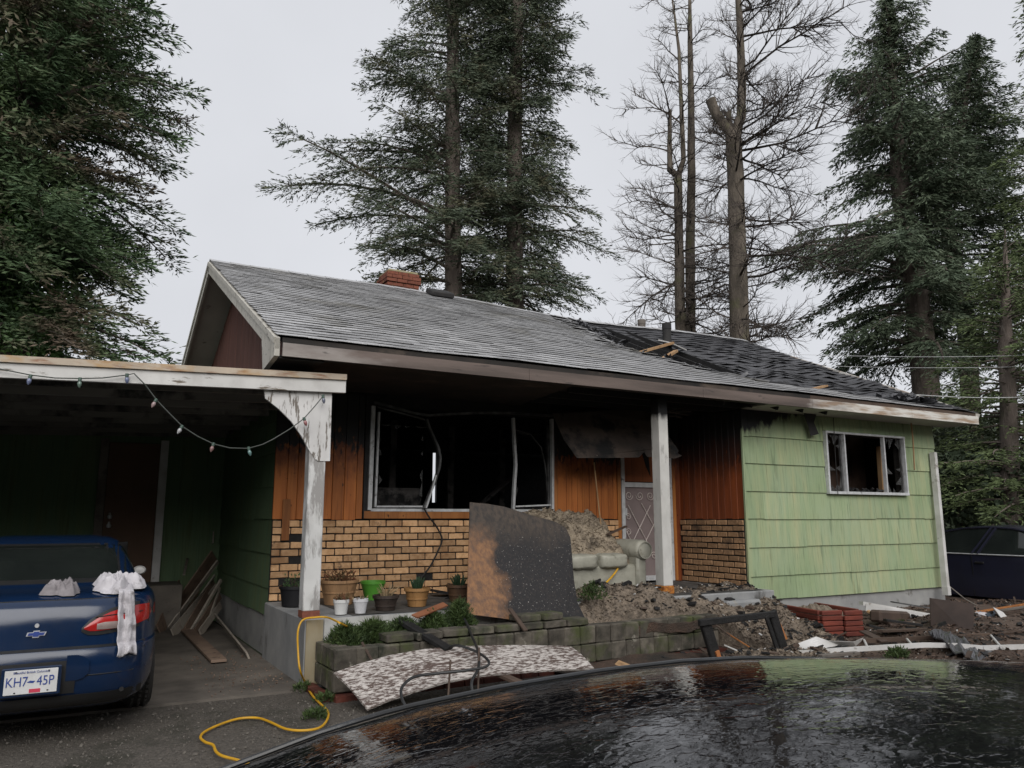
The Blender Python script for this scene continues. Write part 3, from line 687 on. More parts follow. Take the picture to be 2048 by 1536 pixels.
def rake(x, mat, w=.035, h=.17):
    for sgn in (1, -1):
        m = MB(); y0 = EY-.01 if sgn > 0 else 2*RY-EY; m.bar((x, y0, zroof(EY)-.115), (x, RY, zroof(RY)-.115), w, h); m.build('rake_board', mat, roof)
        m = MB(); m.bar((x-.025, y0, zroof(EY)-.055), (x-.025, RY, zroof(RY)-.055), .02, .06); m.build('rake_trim', mat, roof)
rake(RX0+.01, MAT['rake_paint']); rake(RX1-.01, MAT['fascia'])
for x0, x1 in ((RX0+.03, WX0+.02), (GX1, RX1-.03)):
    for y0 in (EY+.45, RY):
        if y0 == RY: pts = [(x0, RY, zroof(RY)-.16), (x1, RY, zroof(RY)-.16), (x1, 2*RY-EY, zroof(EY)-.16), (x0, 2*RY-EY, zroof(EY)-.16)]
        else: pts = [(x0, y0, zroof(y0)-.16), (x1, y0, zroof(y0)-.16), (x1, RY, zroof(RY)-.16), (x0, RY, zroof(RY)-.16)]
        m = MB(); m.prism(pts, (0, 0, .012)); m.build('gable_soffit', MAT['soffit'], roof)
# boxed eave end on the carport side
m = MB(); m.prism([(RX0-.012, EY+.0, SOF+.005), (RX0-.012, EY+.0, zroof(EY)-.06), (RX0-.012, EY+.62, zroof(EY+.62)-.1), (RX0-.012, EY+.62, zroof(EY+.62)-.22), (RX0-.012, EY+.5, SOF-.06)], (.05, 0, 0)); m.build('eave_return', MAT['rake_paint'], roof)
ply('eave_box', [(RX0+.04, EY+.02, SOF-.01), (WX0, EY+.02, SOF-.01), (WX0, EY+.5, SOF-.04), (RX0+.04, EY+.5, SOF-.04)], .012, MAT['char'])
# vents, pipes, chimney
for (u, v0, v1, y, mt, r) in ((1333, 712, 648, 10.6, 'felt', .085), (1283, 668, 640, 13.0, 'raw_wood', .09)):
    a, b = P(u, v0, Y=y), P(u, v1, Y=y); a.x = b.x
    m = MB(); m.tube([a-V(0, 0, .2), b-V(0, 0, .1), b-V(0, 0, .1), b], [r*.92, r*.92, r, r], 14); m.build('vent_pipe', MAT[mt] if mt != 'raw_wood' else MAT['grey_wood'], roof, smooth=True)
a = P(1345, 690, Y=10.55); m = MB(); m.box(a, (.5, .3, .02), Euler((.35, .1, .3)).to_matrix()); m.build('pipe_flashing', MAT['white_metal'], roof)
a = P(880, 600, Y=12.2); m = MB(); m.box((a.x, a.y, zroof(a.y)+.07), (.42, .35, .09), Euler((.42, 0, 0)).to_matrix(), .02); m.build('roof_vent', MAT['felt'], roof, smooth=True)
c0, c1 = P(776, 560, Y=12.95), P(838, 560, Y=12.95); cx0, cx1, cyy0, cyy1 = c0.x, c1.x-.0, 12.95, 13.45
ztop = P(806, 545, Y=12.95).z
m = MB(); m.box(((cx0+cx1)/2, (cyy0+cyy1)/2, (ztop+5.1)/2-.02), (cx1-cx0-.03, cyy1-cyy0-.03, ztop-5.1)); ch = m.build('chimney', MAT['pale_mortar'], house)
RB = [brick_mesh(.19, .058, .09, s+40, MAT['red_brick']) for s in range(4)]
nb = int((ztop-5.15)/.07)
for r in range(nb+1):
    z = ztop-.03-r*.07; ex = .025 if r in (1, 2) else 0
    for side in range(4):
        L = (cx1-cx0 if side % 2 == 0 else cyy1-cyy0)+2*ex; k = 0; off = -.1 if r % 2 else 0; a = off
        while a < L-.02:
            s0, e0 = max(a, 0), min(a+.19, L)
            if e0-s0 > .03:
                t = (s0+e0)/2-ex; q = Euler((0, 0, 0 if side % 2 == 0 else math.pi/2)).to_quaternion()
                pos = ((cx0+t, cyy0-ex+.03, z), (cx1+ex-.03, cyy0+t, z), (cx0+t, cyy1+ex-.03, z), (cx0-ex+.03, cyy0+t, z))[side]
                put('brick', rt.choice(RB), ch, pos, q, ((e0-s0)/.19, .8, 1))
            a += .2
m = MB(); m.box(((cx0+cx1)/2, (cyy0+cyy1)/2, ztop+.02), (cx1-cx0-.02, cyy1-cyy0-.02, .05), None, .015); m.build('mortar_crown', MAT['pale_mortar'], ch)
# downspout that has come away from the corner
d0, d1 = P(1866, 905, Y=GY-.06), P(1893, 1190, Y=GY-.16)
m = MB(); m.bar(d0, d1, .07, .09, (0, 1, 0)); m.bar(d1+V(0, -.005, .13), d1+V(0.001, -.005, 0), .08, .1, (0, 1, 0)); m.build('downspout', MAT['white_metal'], house)
m = MB(); m.tube([P(1822, 842, Y=GY-.1), P(1826, 880, Y=GY-.12), P(1829, 940, Y=GY-.1)], .012, 5); m.build('hanging_lath', MAT['raw_wood'], house)
m = MB(); m.tube([P(1667, 835, Y=GY-.06), P(1670, 900, Y=GY-.06), P(1676, 990, Y=GY-.05)], .006, 5); m.build('hanging_wire', MAT['char'], house)
# a torn strip of burnt felt hanging under the eave of the green wing
m = MB(); m.prism([P(1608, 826, Y=GY-.1), P(1635, 822, Y=GY-.1), P(1628, 845, Y=GY-.1), P(1638, 868, Y=GY-.1), P(1622, 872, Y=GY-.1), P(1616, 850, Y=GY-.1)], (0, .008, 0)); m.build('torn_felt', MAT['felt'], house)

# ------------------------------------------------------------------ porch, posts, carport
porch = thing('porch', 'raised concrete front porch slab with a pale painted edge', 'porch', (5, 8.4, 0))
m = MB(); m.box((5.12, 8.44, .28), (6.2, 1.76, .63), None, .012); m.build('slab', MAT['concrete'], porch)
m = MB(); m.box((7.55, 7.54, .2), (.6, .22, .62), None, .03); m.build('step', MAT['concrete'], porch)
MAT['edge_paint'] = paint('porch_edge_paint', (.5, .5, .48), (.2, .19, .17), 5, (1, 1, .5), .56, .64, .4, warm=None)
m = MB(); m.box((4.2, 7.552, .49), (4.0, .012, .21)); m.build('painted_edge', MAT['edge_paint'], porch)
MAT['rust_stain'] = M('rust_streak', (.3, .26, .18), (.24, .18, .09), 6, (1, 1, .3), rough=.8, bump=.1, stains=(((.06, .04, .02), 5, (1, 1, .2), .55, .7),))
m = MB(); m.box((2.11, 7.552, .3), (.16, .012, .58)); m.build('rust_streak', MAT['rust_stain'], porch)
MAT['porch_dirt'] = M('porch_dirt', (.08, .075, .07), (.04, .038, .035), 7, rough=.8, bump=.6, bscale=50)
m = MB(); m.grid(lambda u, w: (2.5+5.6*u, 7.62+1.7*w, .5965+.004*math.sin(u*40)*math.cos(w*31)+.004), 40, 14); m.build('dirt_layer', MAT['porch_dirt'], porch)
pp = thing('porch_post', 'square porch post with scuffed white paint, sooty top and rusty base', 'post', (6.62, 7.85, FLOOR))
m = MB(); m.box((6.6, 7.85, (FLOOR+.1+SOF)/2), (.15, .16, SOF-FLOOR-.1), None, .006); m.build('shaft', MAT['porch_post'], pp)
m = MB(); m.box((6.6, 7.85, FLOOR+.05), (.17, .18, .1), None, .008); m.build('base', MAT['rust_post'], pp)
car_p = thing('carport', 'white painted flat roofed carport attached to the house wall', 'carport', (0, 10, 0))
CS = .034
def cz(x): return 2.77+CS*(x-2.0)
BX0, BX1 = -2.6, 2.34
def slanted(y0, y1, zoff0, zoff1, name, mat, x0=BX0, x1=BX1):
    m = MB(); m.prism([(x0, y0, cz(x0)+zoff0), (x1, y0, cz(x1)+zoff0), (x1, y0, cz(x1)+zoff1), (x0, y0, cz(x0)+zoff1)], (0, y1-y0, 0)); return m.build(name, mat, car_p)
slanted(7.6, 7.66, .0, .125, 'fascia_board', MAT['beam_paint'])
slanted(7.575, 7.66, .127, .185, 'metal_edge', MAT['rust_edge'])
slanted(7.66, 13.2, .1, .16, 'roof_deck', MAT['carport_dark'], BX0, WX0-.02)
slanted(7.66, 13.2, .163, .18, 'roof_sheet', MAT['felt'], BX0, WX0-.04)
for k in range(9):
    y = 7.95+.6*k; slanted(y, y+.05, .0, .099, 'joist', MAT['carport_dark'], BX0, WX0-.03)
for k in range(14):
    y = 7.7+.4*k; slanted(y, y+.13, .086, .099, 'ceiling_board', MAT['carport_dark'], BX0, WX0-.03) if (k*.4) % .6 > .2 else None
lp = P(622, 1228, Y=7.72)
m = MB(); m.box((2.1, 7.74, (FLOOR+.06+cz(2.1))/2), (.165, .15, cz(2.1)-FLOOR-.06), None, .006); m.build('post', MAT['post_paint'], car_p, label='peeling white post with a rust red foot')
m = MB(); m.box((2.1, 7.74, FLOOR+.03), (.168, .153, .06)); m.build('post_base', MAT['red_brick'], car_p)
yb = 7.655
arc = [P(528, 788, Y=yb)]+[P(u, v, Y=yb) for u, v in ((531, 797), (558, 818), (583, 843), (603, 872), (618, 900), (630, 918), (636, 922), (660, 922), (664, 788))]
arc[0].z = cz(arc[0].x)-.001; arc[-1].z = cz(arc[-1].x)-.001
m = MB(); m.prism(arc, (0, .03, 0)); m.build('curved_bracket', MAT['peel_paint'], car_p)
m = MB(); m.box((-.3, 13.1, 1.45), (4.9, .1, 2.95)); m.build('back_wall', MAT['siding_shaded'], car_p)
m = MB(); m.box((-2.4, 10.4, 1.32), (.1, 5.3, 2.6)); m.build('added_side_wall', MAT['siding_shaded'], car_p)  # unseen wall, added to shut out daylight and keep the carport dark
c0 = P(195, 1165, Y=13.04); c1 = P(300, 1165, Y=13.04)
m = MB(); m.box(((c0.x+c1.x)/2, 13.03, 1.62), (c1.x-c0.x, .05, 2.05), None, .004); cd = m.build('door', MAT['carport_door'], car_p)
for x in (c0.x-.06, c1.x+.06):
    m = MB(); m.box((x, 13.01, 1.64), (.11, .07, 2.12)); m.build('door_casing', MAT['grey_wood'] if x < c1.x else MAT['white_metal'], cd)
for z in (1.43, 1.56):
    m = MB(); m.lathe([(.0, -.04), (.03, -.035), (.033, 0), (.02, .02), (.012, .05)], (0, 0, 0), 12)
    o = m.build('door_knob', MAT['alu'], cd, smooth=True, loc=(c0.x+.08, 12.97, z)); 
m = MB(); m.box((.7, 12.6, .3), (1.6, .8, .6), None, .01); m.build('door_step', MAT['slab'], car_p)

# ------------------------------------------------------------------ cars
def carpaint(name, c, rough=.18):
    t = NT(name); col = t.mix(t.ramp(t.noise(3, detail=5), .45, .75), c, tuple(x*.7+.004 for x in c))
    r = t.n('MapRange'); r.inputs[3].default_value = rough; r.inputs[4].default_value = rough+.12; t.l(t.noise(12, detail=5), r.inputs[0])
    m = t.done(col, r.outputs[0], .5); t.p.inputs['Coat Weight'].default_value = .15; t.p.inputs['Coat Roughness'].default_value = .08
    return m
MAT['blue_paint'] = carpaint('blue_car_paint', (.005, .018, .054), .12)
MAT['navy_paint'] = carpaint('navy_car_paint', (.018, .019, .034))
MAT['car_glass'] = M('car_glass', (.012, .015, .014), (.018, .022, .02), 2, rough=.06, bump=0, spec=.6)
MAT['tyre'] = M('tyre_rubber', (.018, .017, .016), (.028, .025, .022), 9, rough=.85, bump=.5, bscale=40)
MAT['rim'] = M('dull_rim', (.25, .25, .25), (.15, .15, .15), 8, rough=.4, metal=.7)
MAT['black_trim'] = M('black_plastic', (.014, .014, .015), (.02, .02, .02), 8, rough=.5, bump=.1)
MAT['red_lens'] = M('red_lens', (.42, .02, .018), (.32, .012, .012), 4, rough=.15, bump=.05, spec=.6)
MAT['clear_lens'] = M('clear_lens', (.3, .24, .22), (.22, .17, .16), 9, rough=.2, bump=.1)
MAT['plate_white'] = M('plate_white', (.66, .66, .66), (.58, .58, .58), 9, rough=.4, bump=.05)
MAT['plate_blue'] = M('plate_blue', (.03, .06, .25), (.03, .06, .25), 9, rough=.5, bump=0)
MAT['sticker_red'] = M('sticker_red', (.55, .05, .09), (.5, .05, .09), 9, rough=.5, bump=0)
MAT['chrome'] = M('chrome', (.62, .62, .64), (.5, .5, .52), 9, rough=.3, bump=0, metal=.2)
def text_mesh(body, size, mat, extrude=.0008):
    cu = bpy.data.curves.new('lettering', 'FONT'); cu.body = body; cu.size = size; cu.align_x = 'CENTER'; cu.align_y = 'CENTER'; cu.extrude = extrude
    o = bpy.data.objects.new('lettering', cu); COL.objects.link(o)
    dg = bpy.context.evaluated_depsgraph_get(); me = bpy.data.meshes.new_from_object(o.evaluated_get(dg)); me.materials.clear(); me.materials.append(mat)
    bpy.data.objects.remove(o); return me
def wheel(parent, c, r, w, side):
    """side = outward direction along world axis vector"""
    s = V(*side); up = V(0, 0, 1); f = up.cross(s); c = V(*c); rot = Matrix((f, up, s)).transposed()
    m = MB(); m.lathe([(r*.6, -w/2), (r*.92, -w/2), (r, -w*.35), (r*.985, -w*.1), (r*.985, w*.1), (r, w*.35), (r*.92, w/2), (r*.62, w/2), (r*.6, w*.3)], (0, 0, 0), 36)
    m.v = [tuple(rot @ V(*p)+c) for p in m.v]; wh = m.build('wheel', MAT['tyre'], parent, smooth=True)
    m = MB(); m.lathe([(0, w*.3), (r*.15, w*.34), (r*.2, w*.28), (r*.5, w*.22), (r*.6, w*.4), (r*.63, w*.42)], (0, 0, 0), 30); m.v = [tuple(rot @ V(*p)+c) for p in m.v]; m.build('rim', MAT['rim'], wh, smooth=True)
    m = MB()
    for k in range(40):
        a = 2*math.pi*k/40
        for q in (-.25, 0.02, .27):
            p = V(r*1.0*math.cos(a+q*.2), r*math.sin(a+q*.2), w*q); m.box(rot @ p+c, (.008, .008, .008) if False else (.02, .02, .02))
    m.build('tread', MAT['tyre'], wh, kind='stuff')
    return wh
# --- blue car in the carport, tail towards the drive
BCX, BCY = -.125, 6.42
LV = [(.20, .22, 4.40, .76), (.26, .08, 4.5, .82), (.36, .015, 4.58, .85), (.50, .0, 4.6, .858), (.60, .0, 4.6, .86), (.632, .02, 4.58, .86), (.642, .085, 4.55, .858), (.70, .09, 4.46, .857), (.80, .098, 4.25, .852), (.90, .118, 3.65, .835), (.945, .145, 3.3, .815), (.972, .205, 3.18, .79), (.992, .34, 3.1, .765), (1.008, .62, 3.02, .74), (1.03, .86, 2.95, .72), (1.10, 1.04, 2.82, .69), (1.20, 1.29, 2.64, .645), (1.28, 1.5, 2.49, .605), (1.33, 1.66, 2.38, .57), (1.36, 1.82, 2.27, .5), (1.376, 2.0, 2.15, .34)]
LV = [(z, r, f, w*.975) for z, r, f, w in LV]
NE = 5.5
def lv(z):
    for (z0, *a), (z1, *b) in zip(LV[:-1], LV[1:]):
        if z <= z1:
            t = max(0, (z-z0)/(z1-z0)); return [p+(q-p)*t for p, q in zip(a, b)]
    return LV[-1][1:]
def rear(lat, z, off=0):
    r, f, w = lv(z); a = (f-r)/2; q = max(0, 1-(min(abs(lat)/w, .9999))**NE)**(1/NE)
    return V(BCX+lat, BCY+r+a-a*q-off, z)
blue = thing('parked_car', 'blue two door sedan parked nose in under the carport', 'car', (BCX, BCY+2.2, 0))
NP_ = 112; m = MB()
wheels_y = (1.08, 3.72); WR = .30
for (z, r, f, w) in LV:
    a = (f-r)/2; c = (f+r)/2
    for k in range(NP_):
        t = 2*math.pi*k/NP_; cs, sn = math.cos(t), math.sin(t)
        fx = c+a*math.copysign(abs(cs)**(2/NE), cs); lt = w*math.copysign(abs(sn)**(2/NE), sn)
        for wy in wheels_y:
            d = math.hypot(fx-wy, z-WR)
            if d < WR+.06 and abs(lt) > .5: lt = math.copysign(.62, lt)
        m.v.append((BCX+lt, BCY+fx, z))
n = NP_; m.f = [(i*n+k, i*n+(k+1) % n, (i+1)*n+(k+1) % n, (i+1)*n+k) for i in range(len(LV)-1) for k in range(n)]
m.f += [tuple(range(n))[::-1], tuple(range((len(LV)-1)*n, len(LV)*n))]
m.build('body', MAT['blue_paint'], blue, smooth=True)
def rear_patch(name, lats, zlo, zhi, mat, off, nz=6, parent=blue):
    m = MB(); L = len(lats)-1
    m.grid(lambda u, w: rear(lats[round(u*L)], zlo[round(u*L)]+(zhi[round(u*L)]-zlo[round(u*L)])*w, off+.004*math.sin(math.pi*w)), L, nz, (0, .03, 0)); return m.build(name, mat, parent, smooth=True)
rw = [-.6+1.2*k/14 for k in range(15)]
rear_patch('rear_window', rw, [1.045]*15, [1.30]*15, MAT['car_glass'], .006, 8)
rear_patch('window_seal', [x*1.06 for x in rw], [1.028]*15, [1.315]*15, MAT['black_trim'], .002, 8)
def almond(sgn):
    L = [.29, .33, .38, .45, .55, .64, .72, .78, .815]; lo = [.757, .742, .741, .745, .754, .766, .783, .805, .84]; hi = [.768, .80, .833, .864, .89, .90, .897, .88, .85]
    tl = rear_patch('tail_light', [x*sgn for x in L], lo, hi, MAT['red_lens'], .014)
    rear_patch('light_seal', [sgn*x for x in (.275, .32, .38, .45, .55, .64, .73, .80, .835)], [.74, .715, .712, .718, .73, .742, .76, .79, .83], [.765, .815, .853, .888, .915, .925, .92, .90, .855], MAT['black_trim'], .007, parent=tl)
    rear_patch('reverse_lens', [sgn*x for x in (.37, .42, .5, .56)], [.752, .75, .752, .765], [.79, .80, .80, .79], MAT['clear_lens'], .022, parent=tl)
almond(1); almond(-1)
for sg_ in (-1, 1):
    rear_patch('lens_band', [sg_*x for x in (.36, .45, .55, .66, .76)], [.832, .84, .846, .848, .845], [.838, .847, .853, .855, .851], MAT['black_trim'], .019, 2)
    rear_patch('trunk_shut_line', [sg_*x for x in (.872*.7, .879*.7)], [.915, .915], [.962, .962], MAT['black_trim'], .004, 4)
    rear_patch('bumper_side_line', [sg_*x for x in (.55, .62, .7, .77, .81)], [.6, .6, .6, .6, .6], [.606, .606, .606, .606, .606], MAT['black_trim'], .003, 2)
rear_patch('trunk_edge_line', [-.6+1.2*k/14 for k in range(15)], [.958]*15, [.963]*15, MAT['black_trim'], .003, 2)
rear_patch('trunk_seam', [-.8+1.6*k/16 for k in range(17)], [.634]*17, [.645]*17, MAT['black_trim'], .004, 2)
rear_patch('bumper_groove', [-.83+1.66*k/16 for k in range(17)], [.452]*17, [.46]*17, MAT['black_trim'], .003, 2)
rear_patch('bumper_valance', [-.8+1.6*k/16 for k in range(17)], [.235]*17, [.33]*17, MAT['black_trim'], .012, 3)
rear_patch('plate_recess', [-.26+.52*k/8 for k in range(9)], [.345]*9, [.565]*9, MAT['black_trim'], .006, 4)
rear_patch('plate_surround', [.2+.14*k/4 for k in range(5)], [.43, .43, .43, .44, .47], [.6, .6, .597, .585, .56], MAT['blue_paint'], .012, 4)
m = MB(); m.box((BCX+.0, BCY-.03, .452), (.35, .03, .19), None, .008); m.build('plate_frame', MAT['blue_paint'], blue)
m = MB(); m.box((BCX, BCY-.048, .455), (.308, .006, .155), None, .002); pl = m.build('licence_plate', MAT['plate_white'], blue)
qp = Euler((math.pi/2, 0, 0)).to_quaternion()
put('lettering', text_mesh('KH7', .088, MAT['plate_blue']), pl, (BCX-.083, BCY-.053, .455), qp, (.78, 1, 1))
put('lettering', text_mesh('45P', .088, MAT['plate_blue']), pl, (BCX+.083, BCY-.053, .455), qp, (.78, 1, 1))
put('lettering', text_mesh('Beautiful British Columbia', .02, MAT['plate_blue']), pl, (BCX, BCY-.053, .516), qp)
m = MB(); m.prism([(BCX-.025, BCY-.052, .452), (BCX-.005, BCY-.052, .462), (BCX+.025, BCY-.052, .458), (BCX+.012, BCY-.052, .445), (BCX-.01, BCY-.052, .448)], (0, -.001, 0)); m.build('flag_mark', MAT['plate_blue'], pl)
m = MB(); m.box((BCX+.025, BCY-.052, .396), (.065, .002, .024)); m.build('sticker', MAT['sticker_red'], pl)
for dx, dz in ((-.09, .065), (.1, .065), (-.09, -.065), (.1, -.062)):
    m = MB(); m.box((BCX+dx, BCY-.053, .455+dz), (.011, .006, .008), None, .002); m.build('screw', MAT['black_trim'], pl)
# emblem: crossed bar badge and the lock above it
er = rear(0, .745, .012)
bt = [(-.06, -.012), (-.052, .012), (-.02, .012), (-.017, .022), (.022, .022), (.02, .012), (.062, .012), (.052, -.012), (.02, -.012), (.017, -.024), (-.022, -.024), (-.02, -.012)]
m = MB(); m.prism([(BCX+x, er.y-.0, .745+z) for x, z in bt], (0, .012, 0)); em = m.build('emblem', MAT['chrome'], blue)
m = MB(); m.prism([(BCX+x*.85, er.y-.002, .745+z*.72) for x, z in bt], (0, .002, 0)); m.build('emblem_centre', MAT['plate_blue'], em)
m = MB(); m.tube([rear(0, .80, -.01), rear(0, .80, .012)], .014, 14); m.build('trunk_lock', MAT['chrome'], blue, smooth=True)
m = MB(); m.tube([rear(.56, .33, 0), rear(.56, .33, .02)], .016, 10); m.build('bumper_plug', MAT['black_trim'], blue, smooth=True)
for wy in wheels_y:
    for s in (-1, 1): wheel(blue, (BCX+s*.745, BCY+wy, WR+.002), WR, .19, (s, 0, 0))
for s in (-1, 1):
    m = MB(); m.lathe([(.0, -.055), (.055, -.045), (.075, 0), (.055, .045), (0, .055)], (0, 0, 0), 14); m.v = [(BCX+s*.82+y*.85, BCY+2.75+z*.8, 1.0+x*.62) for x, y, z in m.v]; m.build('side_mirror', MAT['white_metal'] if s > 0 else MAT['blue_paint'], blue, smooth=True)
    ww = []
    for k in range(13):
        y = 1.35+1.15*k/12; ww.append(y)
    def sidew(u, w, s=s):
        y0, y1 = 1.3, 2.62; z = 1.05+.25*w; r, f, wd = lv(z); a = (f-r)/2; c = (f+r)/2; yy = (y0+.3*w)+(y1-.32*w-y0-.3*w)*u
        lt = wd*max(0, 1-abs((yy-c)/a)**NE)**(1/NE); return (BCX+s*(lt+.005), BCY+yy, z)
    m = MB(); m.grid(sidew, 14, 5, (-s*.02, 0, 0)); m.build('side_window', MAT['car_glass'], blue, smooth=True)
# pale rag caught on the roof edge
MAT['cloth'] = M('grey_white_cloth', (.56, .54, .56), (.42, .4, .42), 9, rough=.9, bump=.7, bscale=26, dist=.012, stains=(((.22, .2, .2), 7, (1, 1, 1), .56, .66),))
MAT['cloth_dirty'] = M('dirty_cloth', (.3, .275, .285), (.17, .155, .16), 7, rough=.9, bump=.4, bscale=40, stains=(((.1, .09, .09), 6, (1, 1, 1), .55, .65),))
def deck_z(f):   # boot lid height at a distance from the tail
    for (z0, r0, *_), (z1, r1, *_2) in zip(LV[:-1], LV[1:]):
        if r0 <= f <= r1: return z0+(z1-z0)*(f-r0)/max(1e-6, r1-r0)
    return 1.03
def cloth_grid(fn, nu, nv, name, mat, parent=None, **kw):
    m = MB(); m.grid(fn, nu, nv, (0, 0, .004)); return m.build(name, mat, parent, smooth='all', **kw)
from mathutils import noise as mnoise
def heap(lc, fc, rl_, rf, h, seed, swirl):
    """rumpled cloth: a disc pulled into radiating folds, its hem lying on the boot lid"""
    def fn(u, w):
        th = 2*math.pi*u; r = w
        R = 1+.16*math.sin(3*th+seed)+.1*math.sin(5*th+seed*2)+.05*math.sin(11*th)
        lat = lc+rl_*R*r*math.cos(th); f = max(.21, fc+rf*R*r*math.sin(th))
        fold = .5+.5*math.sin(7*th+swirl*r+seed)+.18*math.sin(13*th-swirl*1.3*r+seed*3)+.25*math.sin(17*lat*3+f*29+seed)
        body = (1-r**2.2)**.6 if r < 1 else 0
        z = deck_z(f)+.008+h*body*(.45+.5*fold*min(1, r*1.6)+.25*math.sin(4*th+seed)*r)
        nz = mnoise.noise(V(lat*16+seed, f*16, seed))+.6*mnoise.noise(V(lat*34, f*30, seed*2))
        z += .045*(1-abs(nz)*1.6)*min(1, (1-r)*4)*body**.3
        return (BCX+lat+.012*nz, BCY+f, z)
    return fn
shirt = thing('rag', 'long white cloth with a sleeve hanging over the tail light of the blue car', 'cloth', (BCX+.55, BCY+.4, 1.0), 'rags on the blue car')
m = MB(); m.grid(heap(.5, .48, .175, .26, .1, 1.3, 5), 72, 22); m.build('bundle', MAT['cloth'], shirt, smooth='all')
def sleeve(u, w):
    lat = .545+(u-.5)*(.1+.035*w)+.03*w; 
    if w < .15:
        f = .42-.25*w/.15; z = deck_z(max(f, .24))+.05-.02*w/.15; p = V(BCX+lat, BCY+f, z)
    else:
        z = 1.0-.43*(w-.15)/.85-.012*math.sin(8*u)*(w > .9); q = rear(lat, z); p = V(BCX+lat, min(q.y, BCY+.165)-.03, z)
    p.y -= .014*math.sin(u*10+2*w)+.012*(1-abs(mnoise.noise(V(u*3, w*5, 2)))*2)+.01*mnoise.noise(V(u*9, w*7, 4)); p.x += .012*mnoise.noise(V(w*6, u*.5, 1)); return p
m = MB(); m.grid(sleeve, 18, 40, (0, .012, 0)); m.build('sleeve', MAT['cloth'], shirt, smooth='all')
rag2 = thing('rag', 'small dirty grey cloth crumpled on the boot lid of the blue car', 'cloth', (BCX+.1, BCY+.35, 1.0), 'rags on the blue car')
m = MB(); m.grid(heap(.13, .36, .12, .15, .065, 4.1, 4), 60, 18); m.build('bundle', MAT['cloth_dirty'], rag2, smooth='all')

# --- lofted car along a local axis (used for the near car and the navy car)
def loft_car(name, label, xf, stations, paint, belt_glass=True, wheels=(), trim=None, glass=None):
    """stations: x, sill half width, belt z, belt half width, top z, top half width, crown, kind('h' hood/boot, 'c' cabin)"""
    root = thing(name, label, 'car', xf((0, 0, 0)))
    rows = []
    for (x, ws, zb, wb, zt, wt_, cr, kd) in stations:
        r = [(x, -ws, .2), (x, -ws*1.02, .42), (x, -wb*1.015, zb-.1), (x, -wb, zb)]
        q = [(x, -wt_, zt)]+[(x, wt_*k/5, zt+cr*(1-(k/5)**2)) for k in range(-4, 5)]+[(x, wt_, zt)]
        rows.append(r+q+[(x, wb, zb), (x, wb*1.015, zb-.1), (x, ws*1.02, .42), (x, ws, .2)])
    n = len(rows[0]); vs = [xf(p) for r in rows for p in r]; body = []; gl = []
    for i in range(len(rows)-1):
        c0, c1 = stations[i][7], stations[i+1][7]
        for k in range(n-1):
            f = (i*n+k, (i+1)*n+k, (i+1)*n+k+1, i*n+k+1)
            side = k in (3, n-5); top = 4 <= k <= n-6
            if (side and c0 == 'c' and c1 == 'c') or (top and {c0, c1} == {'c', 'h'}): gl.append(f)
            else: body.append(f)
    body += [tuple(range(n))[::-1], tuple(range((len(rows)-1)*n, len(rows)*n))]
    m = MB(); m.add(vs, body); m.build('body', paint, root, smooth=True)
    m = MB(); m.add(vs, gl); m.build('glass', glass or MAT['car_glass'], root, smooth=True)
    return root
def near_roof(t):   # roof rail height along the near car
    pts = [(-.35, 1.06), (-.1, 1.12), (.1, 1.165), (.23, 1.196), (.36, 1.226), (.474, 1.244), (.65, 1.258), (.86, 1.266), (1.05, 1.266), (1.224, 1.258), (1.61, 1.222), (1.9, 1.188), (2.2, 1.147), (2.5, 1.09)]
    if t <= pts[0][0]: return pts[0][1]
    for (a, b), (c, d) in zip(pts[:-1], pts[1:]):
        if t <= c: return b+(d-b)*(t-a)/(c-a)
    return pts[-1][1]
def wet_paint():
    t = NT('wet_black_paint')
    n1 = t.noise(38, (.7, 1, 1), 2, .5); n2 = t.noise(120, (.8, 1, 1), 1, .5); n3 = t.noise(9, (1, 1, 1), 2, .5)
    film = t.ramp(n1, .47, .56)
    h = t.math('ADD', t.math('MULTIPLY', film, t.math('ADD', t.ramp(n3, .3, .7), .25)), t.math('MULTIPLY', t.ramp(n2, .52, .62), .18))
    t.bump(h, .26, .0022)
    m = t.done((.006, .006, .007), .05, .5); t.p.inputs['Coat Weight'].default_value = 0
    return m
MAT['wet_black'] = wet_paint()
NCY = .66; NG = -.15
def nx_(p): return V(p[0], NCY+p[1], p[2]+NG)
st = [(-1.75, .74, .5, .74, .56, .62, .02, 'h'), (-1.6, .82, .72, .82, .76, .72, .03, 'h'), (-.95, .84, .9, .83, .94, .7, .04, 'h'), (-.55, .84, .93, .82, .98, .66, .04, 'h')]
st += [(x, .85, .95, .82, near_roof(x)-NG, .54, .055, 'c') for x in (-.1, .05, .2, .35, .5, .7, .9, 1.1, 1.3, 1.5, 1.7, 1.9, 2.1, 2.3)]
st += [(2.95, .85, .93, .82, .97, .66, .04, 'h'), (3.3, .84, .9, .82, .95, .7, .04, 'h'), (3.5, .8, .75, .78, .82, .7, .03, 'h'), (3.6, .7, .5, .7, .6, .6, .02, 'h')]
nc = loft_car('black_car', 'black car with a rain wet glossy roof standing in front of the burnt house', nx_, st, MAT['wet_black'])
for s in (-1, 1):
    m = MB(); m.tube([(x*.05, NCY+s*.548, near_roof(x*.05)+.002) for x in range(-4, 47)], .0042, 8); m.build('roof_trim', MAT['black_trim'] if False else M('wet_rubber_trim', (.03, .032, .035), (.02, .02, .02), 9, rough=.12, bump=.05), nc, smooth=True)
for wx in (-.95, 2.8):
    for s in (-1, 1): wheel(nc, (wx, NCY+s*.76, NG+.31), .31, .19, (0, s, 0))
